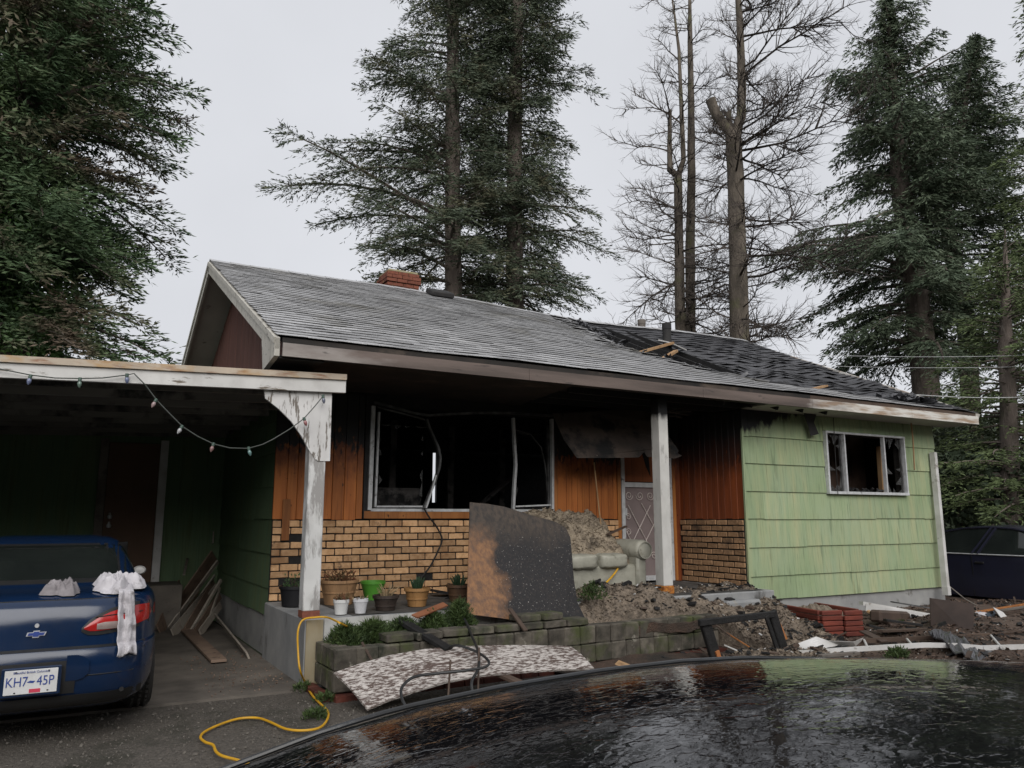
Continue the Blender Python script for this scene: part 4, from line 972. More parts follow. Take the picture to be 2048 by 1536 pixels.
# --- navy sedan on the far side of the house, nose towards the street
NVX, NVY = 14.85, 8.0
def nv_(p): return V(NVX+p[1], NVY-p[0], p[2]-.02)
stv = [(-2.3, .74, .55, .74, .6, .62, .02, 'h'), (-2.2, .82, .8, .82, .9, .7, .03, 'h'), (-1.55, .85, .92, .84, .97, .7, .04, 'h')]
stv += [(-.95, .85, .92, .84, 1.30, .58, .04, 'c'), (-.55, .85, .92, .84, 1.37, .6, .04, 'c'), (-.1, .86, .91, .84, 1.39, .61, .04, 'c'), (.3, .86, .905, .84, 1.37, .61, .04, 'c'), (.62, .86, .9, .84, 1.30, .6, .04, 'c')]
stv += [(1.3, .86, .89, .84, .93, .7, .04, 'h'), (1.9, .84, .8, .82, .84, .7, .04, 'h'), (2.3, .78, .62, .76, .66, .62, .03, 'h'), (2.4, .7, .45, .7, .5, .6, .02, 'h')]
nav = loft_car('navy_sedan', 'dark navy sedan parked beyond the right corner of the house', nv_, stv, MAT['navy_paint'])
for s in (-1, 1):
    m = MB()
    for a, b in (((-.32, s*.835, .93), (-.05, s*.62, 1.385)), ((-.22, s*.838, .93), (.03, s*.622, 1.385))): m.bar(nv_(a), nv_(b), .03, .08, (1, 0, 0))
    m.build('door_pillar', MAT['navy_paint'], nav)
    m = MB(); m.tube([nv_((x, s*.852, .925)) for x in (-1.5, -.5, .4, 1.2)], .011, 6); m.build('belt_trim', MAT['alu'], nav, smooth=True)
    m = MB(); m.tube([nv_((x, s*(w+.012), z)) for x, z, w in ((-.95, 1.30, .58), (-.55, 1.37, .6), (-.1, 1.39, .61), (.3, 1.37, .61), (.62, 1.30, .6), (1.25, .95, .72))], .02, 6); m.build('roof_rail', MAT['navy_paint'], nav, smooth=True)
    m = MB(); m.box(nv_((-.2, s*.865, .78)), (.03, .16, .035), None, .006); m.build('door_handle', MAT['black_trim'], nav)
    m = MB(); m.box(nv_((-.33, s*.862, .55)), (.004, .012, .7)); m.build('door_gap', MAT['black_trim'], nav)
for wx in (-1.4, 1.45):
    for s in (-1, 1): wheel(nav, nv_((wx, s*.77, .31)), .31, .19, (s, 0, 0))
m = MB(); m.tube([P(1898, 1172, Y=7.9), P(1930, 1198, Y=7.75), P(1985, 1228, Y=7.5)], .009, 5); m.build('sagging_cable', MAT['grey_wood'], smooth=True, label='thin grey cable sagging from the foot of the downspout to the rubble', cat='cable')

# ------------------------------------------------------------------ string of coloured bulbs
YS = 7.56
LP = [(-60, 728), (0, 738), (61, 750), (110, 756), (161, 757), (205, 756), (253, 750), (268, 747), (290, 769), (314, 801), (340, 828), (366, 854), (396, 873), (427, 888), (460, 896), (496, 897), (525, 889), (547, 878), (580, 858), (608, 837), (630, 812), (648, 790)]
lights = thing('light_string', 'string of coloured bulbs sagging below the white carport beam', 'string lights', P(427, 888, Y=YS))
m = MB(); m.tube([P(u, v, Y=YS) for u, v in LP], .0055, 6); m.build('cord', M('green_cord', (.05, .06, .05), (.07, .075, .07), 9, rough=.5), lights, smooth=True)
for u, v, c, dx in ((61, 752, (.05, .1, .3), -.01), (160, 758, (.02, .13, .07), 0), (254, 750, (.05, .1, .3), .005), (312, 800, (.4, .22, .22), -.03), (364, 853, (.5, .5, .52), -.035), (427, 888, (.22, .05, .04), -.02), (497, 896, (.05, .24, .22), .02), (608, 837, (.35, .02, .02), .025), (646, 792, (.03, .05, .14), .012)):
    p = P(u, v, Y=YS); bm_ = MB(); ax = V(dx, -.005, -.07).normalized(); s1 = ax.cross(V(0, 1, 0)).normalized(); s2 = ax.cross(s1)
    for mm, prof, mt, nm in ((MB(), [(.0, -.012), (.014, -.012), (.015, .018), (.01, .024)], M('socket', (.06, .1, .08), rough=.5), 'socket'), (MB(), [(.011, .022), (.018, .038), (.0165, .052), (.009, .07), (.0, .08)], M('bulb', tuple(.5*q+.13 for q in c), tuple(.5*q+.1 for q in c), rough=.15, bump=0, spec=.6), 'bulb')):
        mm.lathe(prof, (0, 0, 0), 12); mm.v = [tuple(p+s1*x+s2*y+ax*z) for x, y, z in mm.v]; ob = mm.build(nm, mt, lights, smooth=True)

# ------------------------------------------------------------------ lumber in the carport
def plank(name, label, a, b, w, t, mat, up=(0, 0, 1), cat='plank', group=None, ch=.003):
    m = MB(); m.bar(a, b, w, t, up, ch); return m.build(name, mat, label=label, cat=cat, group=group)
LG = 'scrap timber leaning in the carport'
MAT['pale_wood'] = wood('pale_scrap_wood', (.4, .36, .31), (.26, .22, .18), (.03, .02, .02), None, stretch=(.2, .2, .3), rough=.75)
MAT['mid_wood'] = wood('brown_scrap_wood', (.24, .17, .125), (.15, .1, .075), (.03, .02, .02), None, stretch=(.2, .2, .3), rough=.75)
rl = random.Random(21)
def lean(u0, v0, u1, v1, x0, x1, w, t, mat, lab):     # foot on the slab, head against the green wall
    a = P(u0, v0, Z=.02); b = P(u1, v1, X=x1)
    return plank('timber_plank', lab, a, b, w, t, mat, (1, -.3, .4), 'plank', LG)
lean(330, 1250, 428, 1110, 0, 2.0, .26, .02, MAT['mid_wood'], 'widest dark board leaning on the green wall in the carport')
lean(352, 1250, 415, 1130, 0, 2.02, .05, .02, MAT['pale_wood'], 'slim grey batten leaning on the green carport wall beside the wide board')
lean(362, 1246, 430, 1150, 0, 2.0, .07, .02, MAT['pale_wood'], 'grey lath with a pale edge leaning on the green carport wall')
lean(372, 1262, 428, 1165, 0, 2.02, .13, .022, MAT['mid_wood'], 'brown board second in the leaning stack on the green carport wall')
lean(382, 1262, 442, 1160, 0, 2.02, .05, .03, MAT['pale_wood'], 'thin pale stick at the top of the leaning carport stack')
lean(392, 1264, 440, 1190, 0, 2.03, .12, .022, MAT['mid_wood'], 'short brown board leaning low on the green carport wall')
lean(400, 1266, 441, 1210, 0, 2.03, .1, .022, MAT['pale_wood'], 'short grey board lowest in the leaning carport stack')
lean(318, 1262, 398, 1095, 0, 1.96, .2, .02, MAT['mid_wood'], 'tall brown board standing behind the widest board in the carport')
lean(338, 1256, 436, 1122, 0, 1.98, .09, .02, MAT['pale_wood'], 'pale batten lying across the widest leaning board in the carport')
lean(345, 1268, 420, 1178, 0, 1.98, .14, .02, MAT['pale_wood'], 'pale short board leaning in front of the carport stack')
lean(410, 1262, 440, 1175, 0, 2.03, .04, .02, MAT['pale_wood'], 'steep slim stick beside the foundation in the carport')
for k in range(7):
    q = rl.uniform(0, 18); lean(345+q, 1248+q*.5, 405+q*1.6, 1128+q*2.5, 0, 2.03, rl.choice((.03, .04)), .014, rl.choice((MAT['pale_wood'], MAT['mid_wood'])), 'thin strip of moulding in the bundle leaning on the green carport wall')
plank('loose_board', 'dark brown board lying on the carport slab with its end towards the drive', P(372, 1258, Z=.03), P(438, 1322, Z=.03), .16, .03, MAT['mid_wood'], cat='plank')
plank('loose_board', 'pale weathered board propped from the slab against the house foundation', P(430, 1230, X=1.95), P(496, 1312, Z=.03), .1, .022, MAT['pale_wood'], (1, .2, .5), cat='plank')
for (pts, lab, r, nm, ct) in (([(403, 1015), (404, 1048), (396, 1090)], 'pale tool handle with a flared head hanging high on the carport wall', .014, 'tool_handle', 'tool'), ([(385, 1065), (372, 1075), (364, 1095)], 'bent pale bracket hanging on the carport wall', .012, 'wall_bracket', 'bracket'), ([(427, 1063), (426, 1085), (415, 1090)], 'small white hook on the green carport wall', .01, 'wall_hook', 'hook')):
    m = MB(); q = [P(u, v, X=1.98) for u, v in pts]; m.tube(q, r, 6)
    if nm == 'tool_handle': m.prism([q[0]+V(-.01, -.07, .06), q[0]+V(-.01, .07, .06), q[0]+V(-.01, 0, -.05)], (.02, 0, 0))
    m.build(nm, MAT['pale_wood'], label=lab, cat=ct)
for u0, v0, u1, v1, lab in ((320, 1190, 342, 1065, 'tall thin stick leaning in the back of the carport nearest the door casing'), (330, 1185, 338, 1100, 'shorter thin stick leaning at the back of the carport'), (368, 1150, 385, 1070, 'slim lath leaning in the dark corner of the carport')):
    plank('leaning_stick', lab, P(u0, v0, X=1.5), P(u1, v1, X=1.9), .035, .02, MAT['pale_wood'], cat='stick')
rl2 = random.Random(33); m = MB()
for k in range(260):
    x = rl2.uniform(1.2, 2.0); y = rl2.uniform(7.9, 9.8) if rl2.random() < .75 else rl2.uniform(7.5, 8.2); s = rl2.uniform(.004, .018)
    m.box((x, y, .004+s*.2), (s, s*rl2.uniform(.3, 1), s*.4), Euler((rl2.random(), rl2.random(), rl2.random()*6)).to_matrix())
m.build('floor_litter', MAT['mid_wood'], kind='stuff', label='splinters and paint flakes scattered on the carport slab', cat='litter')

# ------------------------------------------------------------------ block planter
MAT['block'] = M('mossy_concrete_block', (.135, .118, .095), (.055, .048, .038), 9, rough=.9, bump=.7, bscale=40, rnd=.35, stains=(((.03, .032, .022), 3, (1, 1, 1), .52, .68), ((.26, .24, .2), 7, (1, 1, 1), .62, .7), ((.06, .07, .025), 2.4, (1, 1, 1), .5, .66)))
rb = random.Random(4)
pw = thing('planter_wall', 'low planter wall of mossy concrete blocks in front of the porch', 'planter', (4.4, 7.1, 0))
def block_mesh(w, h, d, s):
    r = random.Random(s); m = MB(); m.box((0, 0, 0), (w, d, h), None, .01); m.v = [(x+r.uniform(-.004, .004), y+r.uniform(-.006, .006), z+r.uniform(-.004, .004)) for x, y, z in m.v]; return m.mesh('block', MAT['block'])
BKS = [block_mesh(.2, .178, .18, s) for s in range(6)]; CAPS = [block_mesh(.27, .07, .2, s+9) for s in range(4)]
PX0, PX1 = 2.12, 6.78
def py(x): return 6.93+.055*(x-PX0)
for r in range(2):
    x = PX0+.1; k = 0
    while x < PX1:
        put('block', rb.choice(BKS), pw, (x+.0, py(x)+.09+rb.uniform(-.008, .008), .13+r*.184), Euler((0, rb.uniform(-.01, .01), .055+rb.uniform(-.015, .015))).to_quaternion()); x += .206
for r in range(2):
    for k in range(2): put('block', BKS[k], pw, (PX0+.09-.0, py(PX0)+.29+.206*k, .13+r*.184), Euler((0, 0, math.pi/2)).to_quaternion())
x = 2.75
while x < 4.9:
    put('cap_block', rb.choice(CAPS), pw, (x, py(x)+.12+rb.uniform(-.01, .015), .45), Euler((rb.uniform(-.02, .02), rb.uniform(-.02, .02), .055+rb.uniform(-.04, .04))).to_quaternion()); x += .29
for x in (4.2, 4.48): put('cap_block', rb.choice(CAPS), pw, (x, py(x)+.16, .525), Euler((.02, .02, .2)).to_quaternion())
MAT['base_brick'] = M('wet_red_brick', (.13, .035, .022), (.07, .022, .016), 9, rough=.6, bump=.5, rnd=.3)
bbm = brick_mesh(.2, .06, .1, 77, MAT['base_brick']); x = PX0
while x < PX1: put('base_brick', bbm, pw, (x+.1, py(x)-.02, .0), Euler((0, 0, .055)).to_quaternion()); x += .21
for k in range(3): put('base_brick', bbm, pw, (PX0-.05, py(PX0)+.1+k*.21, .0), Euler((0, 0, math.pi/2)).to_quaternion())
m = MB(); m.grid(lambda u, w: (PX0+.2+(PX1-PX0-.2)*u, 7.1+.46*w+.03, .36+.03*noise2(u*20, w*4)), 50, 8, (0, 0, -.1)); m.build('planter_soil', MAT['soil'], pw)
m = MB()
for x in (2.33, 2.5):
    m.lathe([(.045, 0), (.045, .004), (.0, .004)], (x-.12, 7.02, .3165), 16)
m.build('block_hollow', MAT['mortar'], pw)

# greenery in the planter
MAT['heather'] = M('planter_green', (.055, .09, .022), (.03, .05, .016), 9, rough=.7, bump=0, stains=(((.13, .15, .05), 16, (1, 1, 1), .6, .7),))
def tuft(name, label, c, rx, ry, h, n, mat, group=None, bl=.045, bw=.006, cat='plant'):
    c = np.array(c); th = RNG.uniform(0, 2*np.pi, n); rr = np.sqrt(RNG.uniform(0, 1, n)); zz = RNG.uniform(0, 1, n)
    rad = np.sqrt(np.clip(1-zz**2, 0, 1)); ln = .75+.4*np.sin(th*3+c[0]*5)*np.cos(th*5)
    base = c+np.stack([np.cos(th)*rx*rr*rad*ln, np.sin(th)*ry*rr*rad*ln, zz*h*(.6+.4*RNG.random(n))], 1)
    d = np.stack([np.cos(th)*.6, np.sin(th)*.6, np.full(n, .8)], 1)+RNG.normal(0, .5, (n, 3))
    vs, q = blades(base, d, RNG.uniform(.6, 1.4, n)*bl, RNG.uniform(.7, 1.3, n)*bw)
    return put(name, np_mesh(name, vs, q, mat), label=label, cat=cat, group=group)
HG = 'low green shrubs in the block planter'
for i, (u, v, y, rx, ry, h, n) in enumerate(((690, 1268, 7.3, .2, .2, .2, 2600), (745, 1262, 7.3, .26, .2, .22, 3600), (805, 1255, 7.32, .26, .2, .22, 3600), (868, 1245, 7.34, .26, .2, .26, 3800), (918, 1238, 7.36, .22, .2, .36, 3800))):
    p = P(u, v, Y=y); tuft('planter_shrub', ['feathery shrub nearest the stained porch corner in the block planter', 'feathery shrub left of the charred timber in the block planter', 'feathery shrub under the charred timber in the block planter', 'feathery shrub below the small orange board in the block planter', 'tallest feathery shrub beside the leaning scorched sheet'][i], (p.x, y, .36), rx, ry, h, n, MAT['heather'], HG, .055, .005, 'shrub')
for i, (u, v, n) in enumerate(((630, 1432, 240), (604, 1378, 160), (650, 1400, 200))):
    p = P(u, v, Z=.0); tuft('weed', ['spreading weeds at the bend of the yellow cord', 'small weeds where the yellow cord meets the asphalt', 'small weeds against the red bricks under the block planter'][i], (p.x, p.y, p.z-.02), .12, .1, .07, n, MAT['heather'], 'weeds by the drive', .05, .006)

# ------------------------------------------------------------------ pots on the porch
MAT['soilpot'] = M('pot_soil', (.03, .022, .016), rough=.95)
def pot(name, label, x, y, r0, r1, h, mat, rim=.012, bands=(), z=.605, plant=None, group='plant pots along the porch edge', empty=False):
    t = thing(name, label, 'pot', (x, y, z), group)
    m = MB(); m.lathe([(0, 0), (r0, 0), (r0+(r1-r0)*.5, h*.5), (r1, h-.03), (r1+rim, h-.03), (r1+rim, h), (r1-.008, h), (r1-.012, h*.72 if not empty else .05)], (x, y, z), 28); m.build('shell', mat, t, smooth=True)
    for bz in bands:
        r = r0+(r1-r0)*bz+.006; m = MB(); m.lathe([(r-.006, h*bz-.01), (r, h*bz-.008), (r+.001, h*bz+.008), (r-.006, h*bz+.01)], (x, y, z), 28); m.build('band', mat, t, smooth=True)
    m = MB(); m.lathe([(0, h*.86 if not empty else .06), (r1-.01, h*.84 if not empty else .06)], (x, y, z), 20); m.build('soil', MAT['soilpot'], t)
    if plant:
        kind, mt = plant
        if kind == 'aloe':
            m = MB(); rr = random.Random(int(x*100))
            for k in range(26):
                a = rr.uniform(0, 6.28); o = rr.uniform(.1, .7); L = rr.uniform(.09, .16); b = V(x+math.cos(a)*r1*.4*o, y+math.sin(a)*r1*.4*o, z+h*.85); d = V(math.cos(a)*o, math.sin(a)*o, 1).normalized()
                m.tube([b, b+d*L*.4, b+d*L*.8+V(0, 0, .01), b+d*L], [.008, .011, .007, .001], 5)
            m.build('plant', mt, t, smooth=True)
        elif kind == 'straw':
            m = MB(); rr = random.Random(int(x*100))
            for k in range(40):
                a = rr.uniform(0, 6.28); o = rr.uniform(.2, 1.3); L = rr.uniform(.06, .2); b = V(x+math.cos(a)*r1*.6*o*.6, y+math.sin(a)*r1*.6*o*.6, z+h*.84); d = V(math.cos(a)*o*.7, math.sin(a)*o*.7, .8).normalized()
                m.tube([b, b+d*L*.5+V(0, 0, .015), b+d*L+V(rr.uniform(-.02, .02), 0, -.01)], [.004, .003, .0015], 4)
            m.build('plant', mt, t)
        else:
            n, hh = kind; c = np.array((x, y, z+h*.85)); th = RNG.uniform(0, 6.28, n); rr_ = r1*.8*np.sqrt(RNG.random(n))
            base = c+np.stack([np.cos(th)*rr_, np.sin(th)*rr_, RNG.random(n)**1.5*hh], 1); d = np.stack([np.cos(th)*.5, np.sin(th)*.5, np.full(n, .6)], 1)+RNG.normal(0, .4, (n, 3))
            vs, q = blades(base, d, RNG.uniform(.02, .06, n), RNG.uniform(.004, .01, n)); put('plant', np_mesh('plant', vs, q, mt), t)
            m = MB(); rr = random.Random(int(x*50))
            for k in range(7): m.tube([(x+rr.uniform(-.04, .04), y, z+h*.8), (x+rr.uniform(-.08, .08), y+rr.uniform(-.05, .05), z+h*.85+hh*.8)], [.004, .002], 4)
            m.build('stem', MAT['dark_wood'], t)
    return t
def plast(n, c, rough=.45): return M(n, c, tuple(x*.8 for x in c), 4, rough=rough, bump=.05, stains=((tuple(x*.4 for x in c), 7, (1, 1, 1), .64, .74),))
MAT['leaf'] = M('pot_leaf', (.05, .1, .03), (.03, .06, .02), 20, rough=.6, bump=0); MAT['leaf_red'] = M('pot_leaf_red', (.16, .05, .025), (.09, .075, .03), 20, rough=.7, bump=0); MAT['aloe'] = M('aloe_leaf', (.03, .06, .03), (.02, .04, .02), 15, rough=.5, bump=.1); MAT['straw'] = M('dry_straw', (.3, .23, .13), (.2, .14, .08), 20, rough=.8, bump=0)
def woodpot(n, c): return wood(n, c, tuple(x*.65 for x in c), (0, 0, 0), None, stretch=(1, 1, .05), rough=.6)
p = P(590, 1212, Z=.6); pot('flower_pot', 'black plastic pot with a small sprouting plant at the porch corner', p.x-.0, p.y, .14, .165, .21, plast('black_pot', (.015, .015, .017)), plant=((160, .14), MAT['leaf']))
p = P(680, 1210, Z=.6); pot('flower_pot', 'large tan tub with a reddish plant beside the peeling post', p.x, p.y+.06, .15, .2, .26, woodpot('tan_tub', (.38, .22, .11)), bands=(.5,), plant=((500, .13), MAT['leaf_red']))
p = P(684, 1230, Z=.6); pot('flower_pot', 'white pot with a wilted dark plant on the porch edge', p.x, p.y+.04, .058, .075, .14, plast('white_pot', (.66, .66, .65)), rim=.004, plant=((150, .05), MAT['leaf_red']))
p = P(723, 1228, Z=.6); pot('flower_pot', 'white pot holding only soil on the porch edge', p.x, p.y+.04, .052, .072, .14, plast('white_pot_empty', (.64, .64, .66)), rim=.004, plant=((20, .04), MAT['straw']))
p = P(745, 1200, Z=.6); pot('flower_pot', 'bright green pot behind the white pots', p.x, p.y, .09, .14, .21, plast('green_pot', (.075, .25, .03)), rim=.006, empty=False)
p = P(775, 1222, Z=.6); pot('flower_pot', 'dark brown bowl pot full of dry straw stems', p.x, p.y+.06, .095, .125, .15, woodpot('dark_bowl', (.045, .032, .026)), bands=(.3, .75), plant=('straw', MAT['straw']))
p = P(838, 1214, Z=.6); pot('flower_pot', 'orange brown barrel pot with a spiky dark green succulent', p.x, p.y+.06, .095, .13, .19, woodpot('barrel_pot', (.36, .19, .07)), bands=(.42,), plant=('aloe', MAT['aloe']))
p = P(925, 1206, Z=.6); pot('flower_pot', 'dark barrel pot half hidden by the leaning scorched sheet', p.x, p.y+.1, .1, .13, .19, woodpot('dark_barrel', (.1, .055, .03)), bands=(.42,), plant=('aloe', MAT['aloe']))

# ------------------------------------------------------------------ cords and hoses
MAT['yellow'] = M('yellow_cord', (.62, .34, .02), (.5, .27, .015), 8, rough=.45, bump=.1)
MAT['black_rubber'] = M('black_rubber', (.02, .021, .022), (.03, .03, .03), 9, rough=.4, bump=.1)
def smooth_path(pts, k=6):
    out = []; n = len(pts)
    for i in range(n-1):
        p0, p1, p2, p3 = pts[max(i-1, 0)], pts[i], pts[i+1], pts[min(i+2, n-1)]
        for j in range(k):
            t = j/k; out.append(.5*((2*p1)+(p2-p0)*t+(2*p0-5*p1+4*p2-p3)*t*t+(3*p1-p0-3*p2+p3)*t**3))
    return out+[pts[-1]]
yc = [P(700, 1256, Y=7.5), P(680, 1246, Z=.62), P(655, 1235, Z=.62), P(630, 1235, Z=.62), P(606, 1240, Y=7.52), P(596, 1262, Y=7.5), P(596, 1300, Y=7.48), P(600, 1340, Y=7.4), P(612, 1368, Z=.02)]+[P(u, v, Z=.0) for u, v in ((624, 1390), (638, 1405), (655, 1422), (655, 1438), (640, 1455), (608, 1461), (572, 1458), (540, 1444), (515, 1436), (480, 1437), (445, 1447), (412, 1462), (401, 1474), (410, 1484), (426, 1490), (432, 1503), (445, 1512), (478, 1521), (520, 1535), (580, 1545))]
m = MB(); m.tube(smooth_path(yc), .0095, 8); m.build('extension_cord', MAT['yellow'], smooth=True, label='yellow extension cord running from the porch corner across the asphalt', cat='cord')
m = MB(); m.tube(smooth_path([P(1240, 1120, Y=8.3), P(1236, 1136, Y=8.25), P(1225, 1152, Y=8.22), P(1206, 1172, Y=8.1), P(1188, 1190, Y=7.9)]), .012, 8); m.build('yellow_hose', MAT['yellow'], smooth=True, label='short yellow cord hanging over the front of the green sofa', cat='cord')
for lab, r, pts in (('black hose looping over the peeling panel and back', .012, [(892, 1297, 6.75, 0), (915, 1291, 6.6, 0), (954, 1304, 6.4, 0), (977, 1322, 6.2, 0), (970, 1334, 6.15, 0), (930, 1341, 6.15, 0), (872, 1347, 6.2, 0), (828, 1354, 6.2, 0), (805, 1373, 6.1, 0), (803, 1393, 6.0, 0), (813, 1415, 5.9, 0), (840, 1450, 5.8, 0)]), ('black cable dropping from the scorched sheet past the planter', .013, [(925, 1232, 7.3, 0), (935, 1250, 7.15, 0), (945, 1275, 6.85, 0), (956, 1303, 6.5, 0), (957, 1335, 6.25, 0), (944, 1362, 6.15, 0), (945, 1385, 6.1, 0), (952, 1410, 6.0, 0)])):
    m = MB(); m.tube(smooth_path([P(u, v, Y=y) for u, v, y, _ in pts]), r, 8); m.build('rubber_hose', MAT['black_rubber'], smooth=True, label=lab, cat='hose')
m = MB(); m.tube(smooth_path([P(u, v, Y=9.22) for u, v in ((848, 1016), (858, 1034), (868, 1046), (878, 1062), (884, 1080), (876, 1102), (862, 1130), (845, 1152), (828, 1168))]), .011, 7); m.build('burnt_cable', MAT['char'], smooth=True, label='burnt cable trailing from the bent window frame down the brick wall', cat='cable')
for lab, a, b, y0, y1, r in (('thin metal stake standing by the peeling panel', (901, 1320), (896, 1400), 6.3, 6.2, .009), ('second thin stake behind the hose loop', (958, 1295), (956, 1390), 6.35, 6.25, .009), ('dark rod leaning out of the planter beside the left shrubs', (724, 1285), (746, 1325), 7.0, 6.85, .012)):
    m = MB(); m.tube([P(*a, Y=y0), P(*b, Y=y1)], r, 6); m.build('metal_stake', MAT['dark_wood'], label=lab, cat='stake')

# ------------------------------------------------------------------ fallen sheets and boards
def osb_mat():
    t = NT('scorched_osb')
    col = t.mix(t.ramp(t.noise(26, (1, 1, .5), 3, .7), .35, .65), (.27, .135, .06), (.15, .08, .045))
    col = t.mix(t.ramp(t.noise(9, (1, 1, 1), 5), .5, .7), col, (.1, .062, .045))
    z = t.axis(2); x = t.axis(0); wob = t.math('MULTIPLY', t.math('SUBTRACT', t.noise(3.5, detail=5), .5), .5)
    burn = t.ramp(t.math('ADD', t.math('ADD', x, wob), t.math('MULTIPLY', z, .0)), 3.98, 4.1)
    dark = t.mix(t.ramp(t.noise(40, (1, 1, 1), 3), .5, .7), (.013, .012, .013), (.032, .026, .024))
    dark = t.mix(t.ramp(t.noise(60, (1, 1, 1), 2), .68, .71), dark, (.36, .34, .32))
    dark = t.mix(t.ramp(t.noise(19, (1, 1, 1), 5, .7), .68, .72), dark, (.22, .2, .18))
    dark = t.mix(t.ramp(t.math('ADD', z, wob), .55, .35), dark, (.008, .008, .009))
    col = t.mix(burn, col, dark)
    col = t.mix(t.ramp(t.math('ADD', z, wob), 1.15, 1.5), col, t.mix(t.ramp(t.noise(24, (1, 1, .4), 4), .4, .65), (.062, .047, .036), (.03, .025, .022)))
    t.bump(t.noise(50, detail=3), .5, .006); return t.done(col, .65, .4)
op = [(940, 1005), (975, 1008), (1010, 1014), (1060, 1030), (1112, 1044), (1132, 1056), (1141, 1075), (1144, 1110), (1148, 1160), (1155, 1205), (1172, 1240), (1186, 1256), (1130, 1252), (1060, 1245), (1000, 1236), (934, 1228), (936, 1150), (938, 1080)]
def osbY(v): return 7.3+.55*(1228-v)/223
m = MB(); m.prism([P(u, v, Y=osbY(v)) for u, v in op], (.0, .012, .004)); osb = m.build('scorched_sheet', osb_mat(), label='scorched chipboard sheet leaning between the planter and the sofa, half black', cat='board')
def panel_mat():
    t = NT('flaking_white_panel')
    n = t.math('ADD', t.noise(85, (.16, .5, 1), 5, .72), t.math('MULTIPLY', t.math('SUBTRACT', t.noise(3, (.5, 1, 1.5), 4), .5), .35))
    col = t.mix(t.ramp(n, .45, .56), (.5, .465, .435), (.085, .058, .048))
    col = t.mix(t.math('MULTIPLY', t.ramp(t.noise(2.2, (.6, 1, 2), 5), .56, .7), .75), col, (.07, .045, .038))
    t.bump(n, .5, .005); return t.done(col, .6, .4)
top = [(668, 1345, 6.75), (720, 1327, 6.75), (780, 1310, 6.75), (850, 1298, 6.75), (920, 1292, 6.75), (1000, 1290, 6.75), (1070, 1290, 6.75), (1140, 1292, 6.7)]
bot = [(735, 1418, 6.35), (780, 1399, 6.35), (830, 1382, 6.35), (890, 1364, 6.35), (950, 1352, 6.35), (1030, 1344, 6.35), (1110, 1339, 6.35), (1188, 1336, 6.35)]
def pan(u, w):
    i = u*7; k = min(6, int(i)); f = i-k
    a = P(*top[k][:2], Y=top[k][2]).lerp(P(*top[k+1][:2], Y=top[k+1][2]), f); b = P(*bot[k][:2], Y=bot[k][2]).lerp(P(*bot[k+1][:2], Y=bot[k+1][2]), f)
    p = a.lerp(b, w); p.z += .02*math.sin(math.pi*w); return p
m = MB(); m.grid(pan, 28, 6, (0, .006, -.016)); m.build('peeling_panel', panel_mat(), smooth=True, label='long warped panel with flaking white paint lying against the block planter', cat='panel')
plank('support_board', 'narrow brown board sticking out under the warped flaking panel', P(985, 1342, Y=6.5), P(1060, 1375, Y=6.1), .09, .03, MAT['dark_wood'], cat='plank')
plank('charred_timber', 'charred black timber lying across the planter blocks', P(800, 1240, Y=7.35), P(898, 1300, Y=6.7), .1, .05, MAT['char'], cat='timber', ch=.008)
m = MB(); q = [P(823, 1229, Y=7.3), P(836, 1235, Y=7.2), P(896, 1210, Y=7.4), P(886, 1204, Y=7.5)]; m.prism(q, (0, .004, -.012)); m.build('small_board', MAT['raw_wood'] if False else wood('orange_shake', (.36, .15, .08), (.26, .1, .05), (.1, .03, .01), None, stretch=(.2, .4, .4)), label='small orange board lying on the shrubs in the planter', cat='board')
plank('broken_lath', 'short dark lath leaning on the foot of the scorched sheet', P(1020, 1218, Y=7.2), P(1052, 1262, Y=6.95), .05, .02, MAT['dark_wood'], cat='lath')
m = MB()
for k in range(3):
    m.box(P(905+k*35, 1188-k*10, Y=8.9), (.5, .3, .03), Euler((.1*k, .2, .3*k)).to_matrix())
m.build('burnt_scraps', MAT['char'], label='burnt flat scraps on the porch floor behind the barrel pots', cat='scraps', kind='stuff')
plank('charred_stick', 'charred branch like stick leaning over the dark barrel pot', P(880, 1206, Y=8.7), P(965, 1158, Y=8.2), .035, .03, MAT['char'], cat='stick')
# burnt upright window frame standing in the rubble
fr = thing('burnt_window', 'charred black window frame standing upright in the rubble', 'frame', P(1490, 1320, Y=6.5))
FY = 6.45
m = MB(); m.bar(P(1408, 1240, Y=FY), P(1440, 1345, Y=FY), .13, .06, (0, 1, 0), .01); m.build('jamb', MAT['char'], fr)
m = MB(); m.bar(P(1398, 1246, Y=FY-.03), P(1548, 1228, Y=FY-.03), .05, .07, (0, 0, 1), .008); m.build('head', MAT['char'], fr)
m = MB(); m.bar(P(1543, 1222, Y=FY-.01), P(1580, 1340, Y=FY-.01), .12, .05, (0, 1, 0), .01); m.bar(P(1532, 1232, Y=FY-.045), P(1562, 1320, Y=FY-.045), .05, .03, (0, 1, 0), .005); m.build('jamb', MAT['char'], fr)
m = MB(); m.bar(P(1434, 1302, Y=FY-.04), P(1444, 1335, Y=FY-.04), .05, .02, (0, 1, 0)); m.build('bare_wood', wood('split_orange_wood', (.4, .16, .06), (.3, .1, .03), (.1, .03, .01), None), fr)

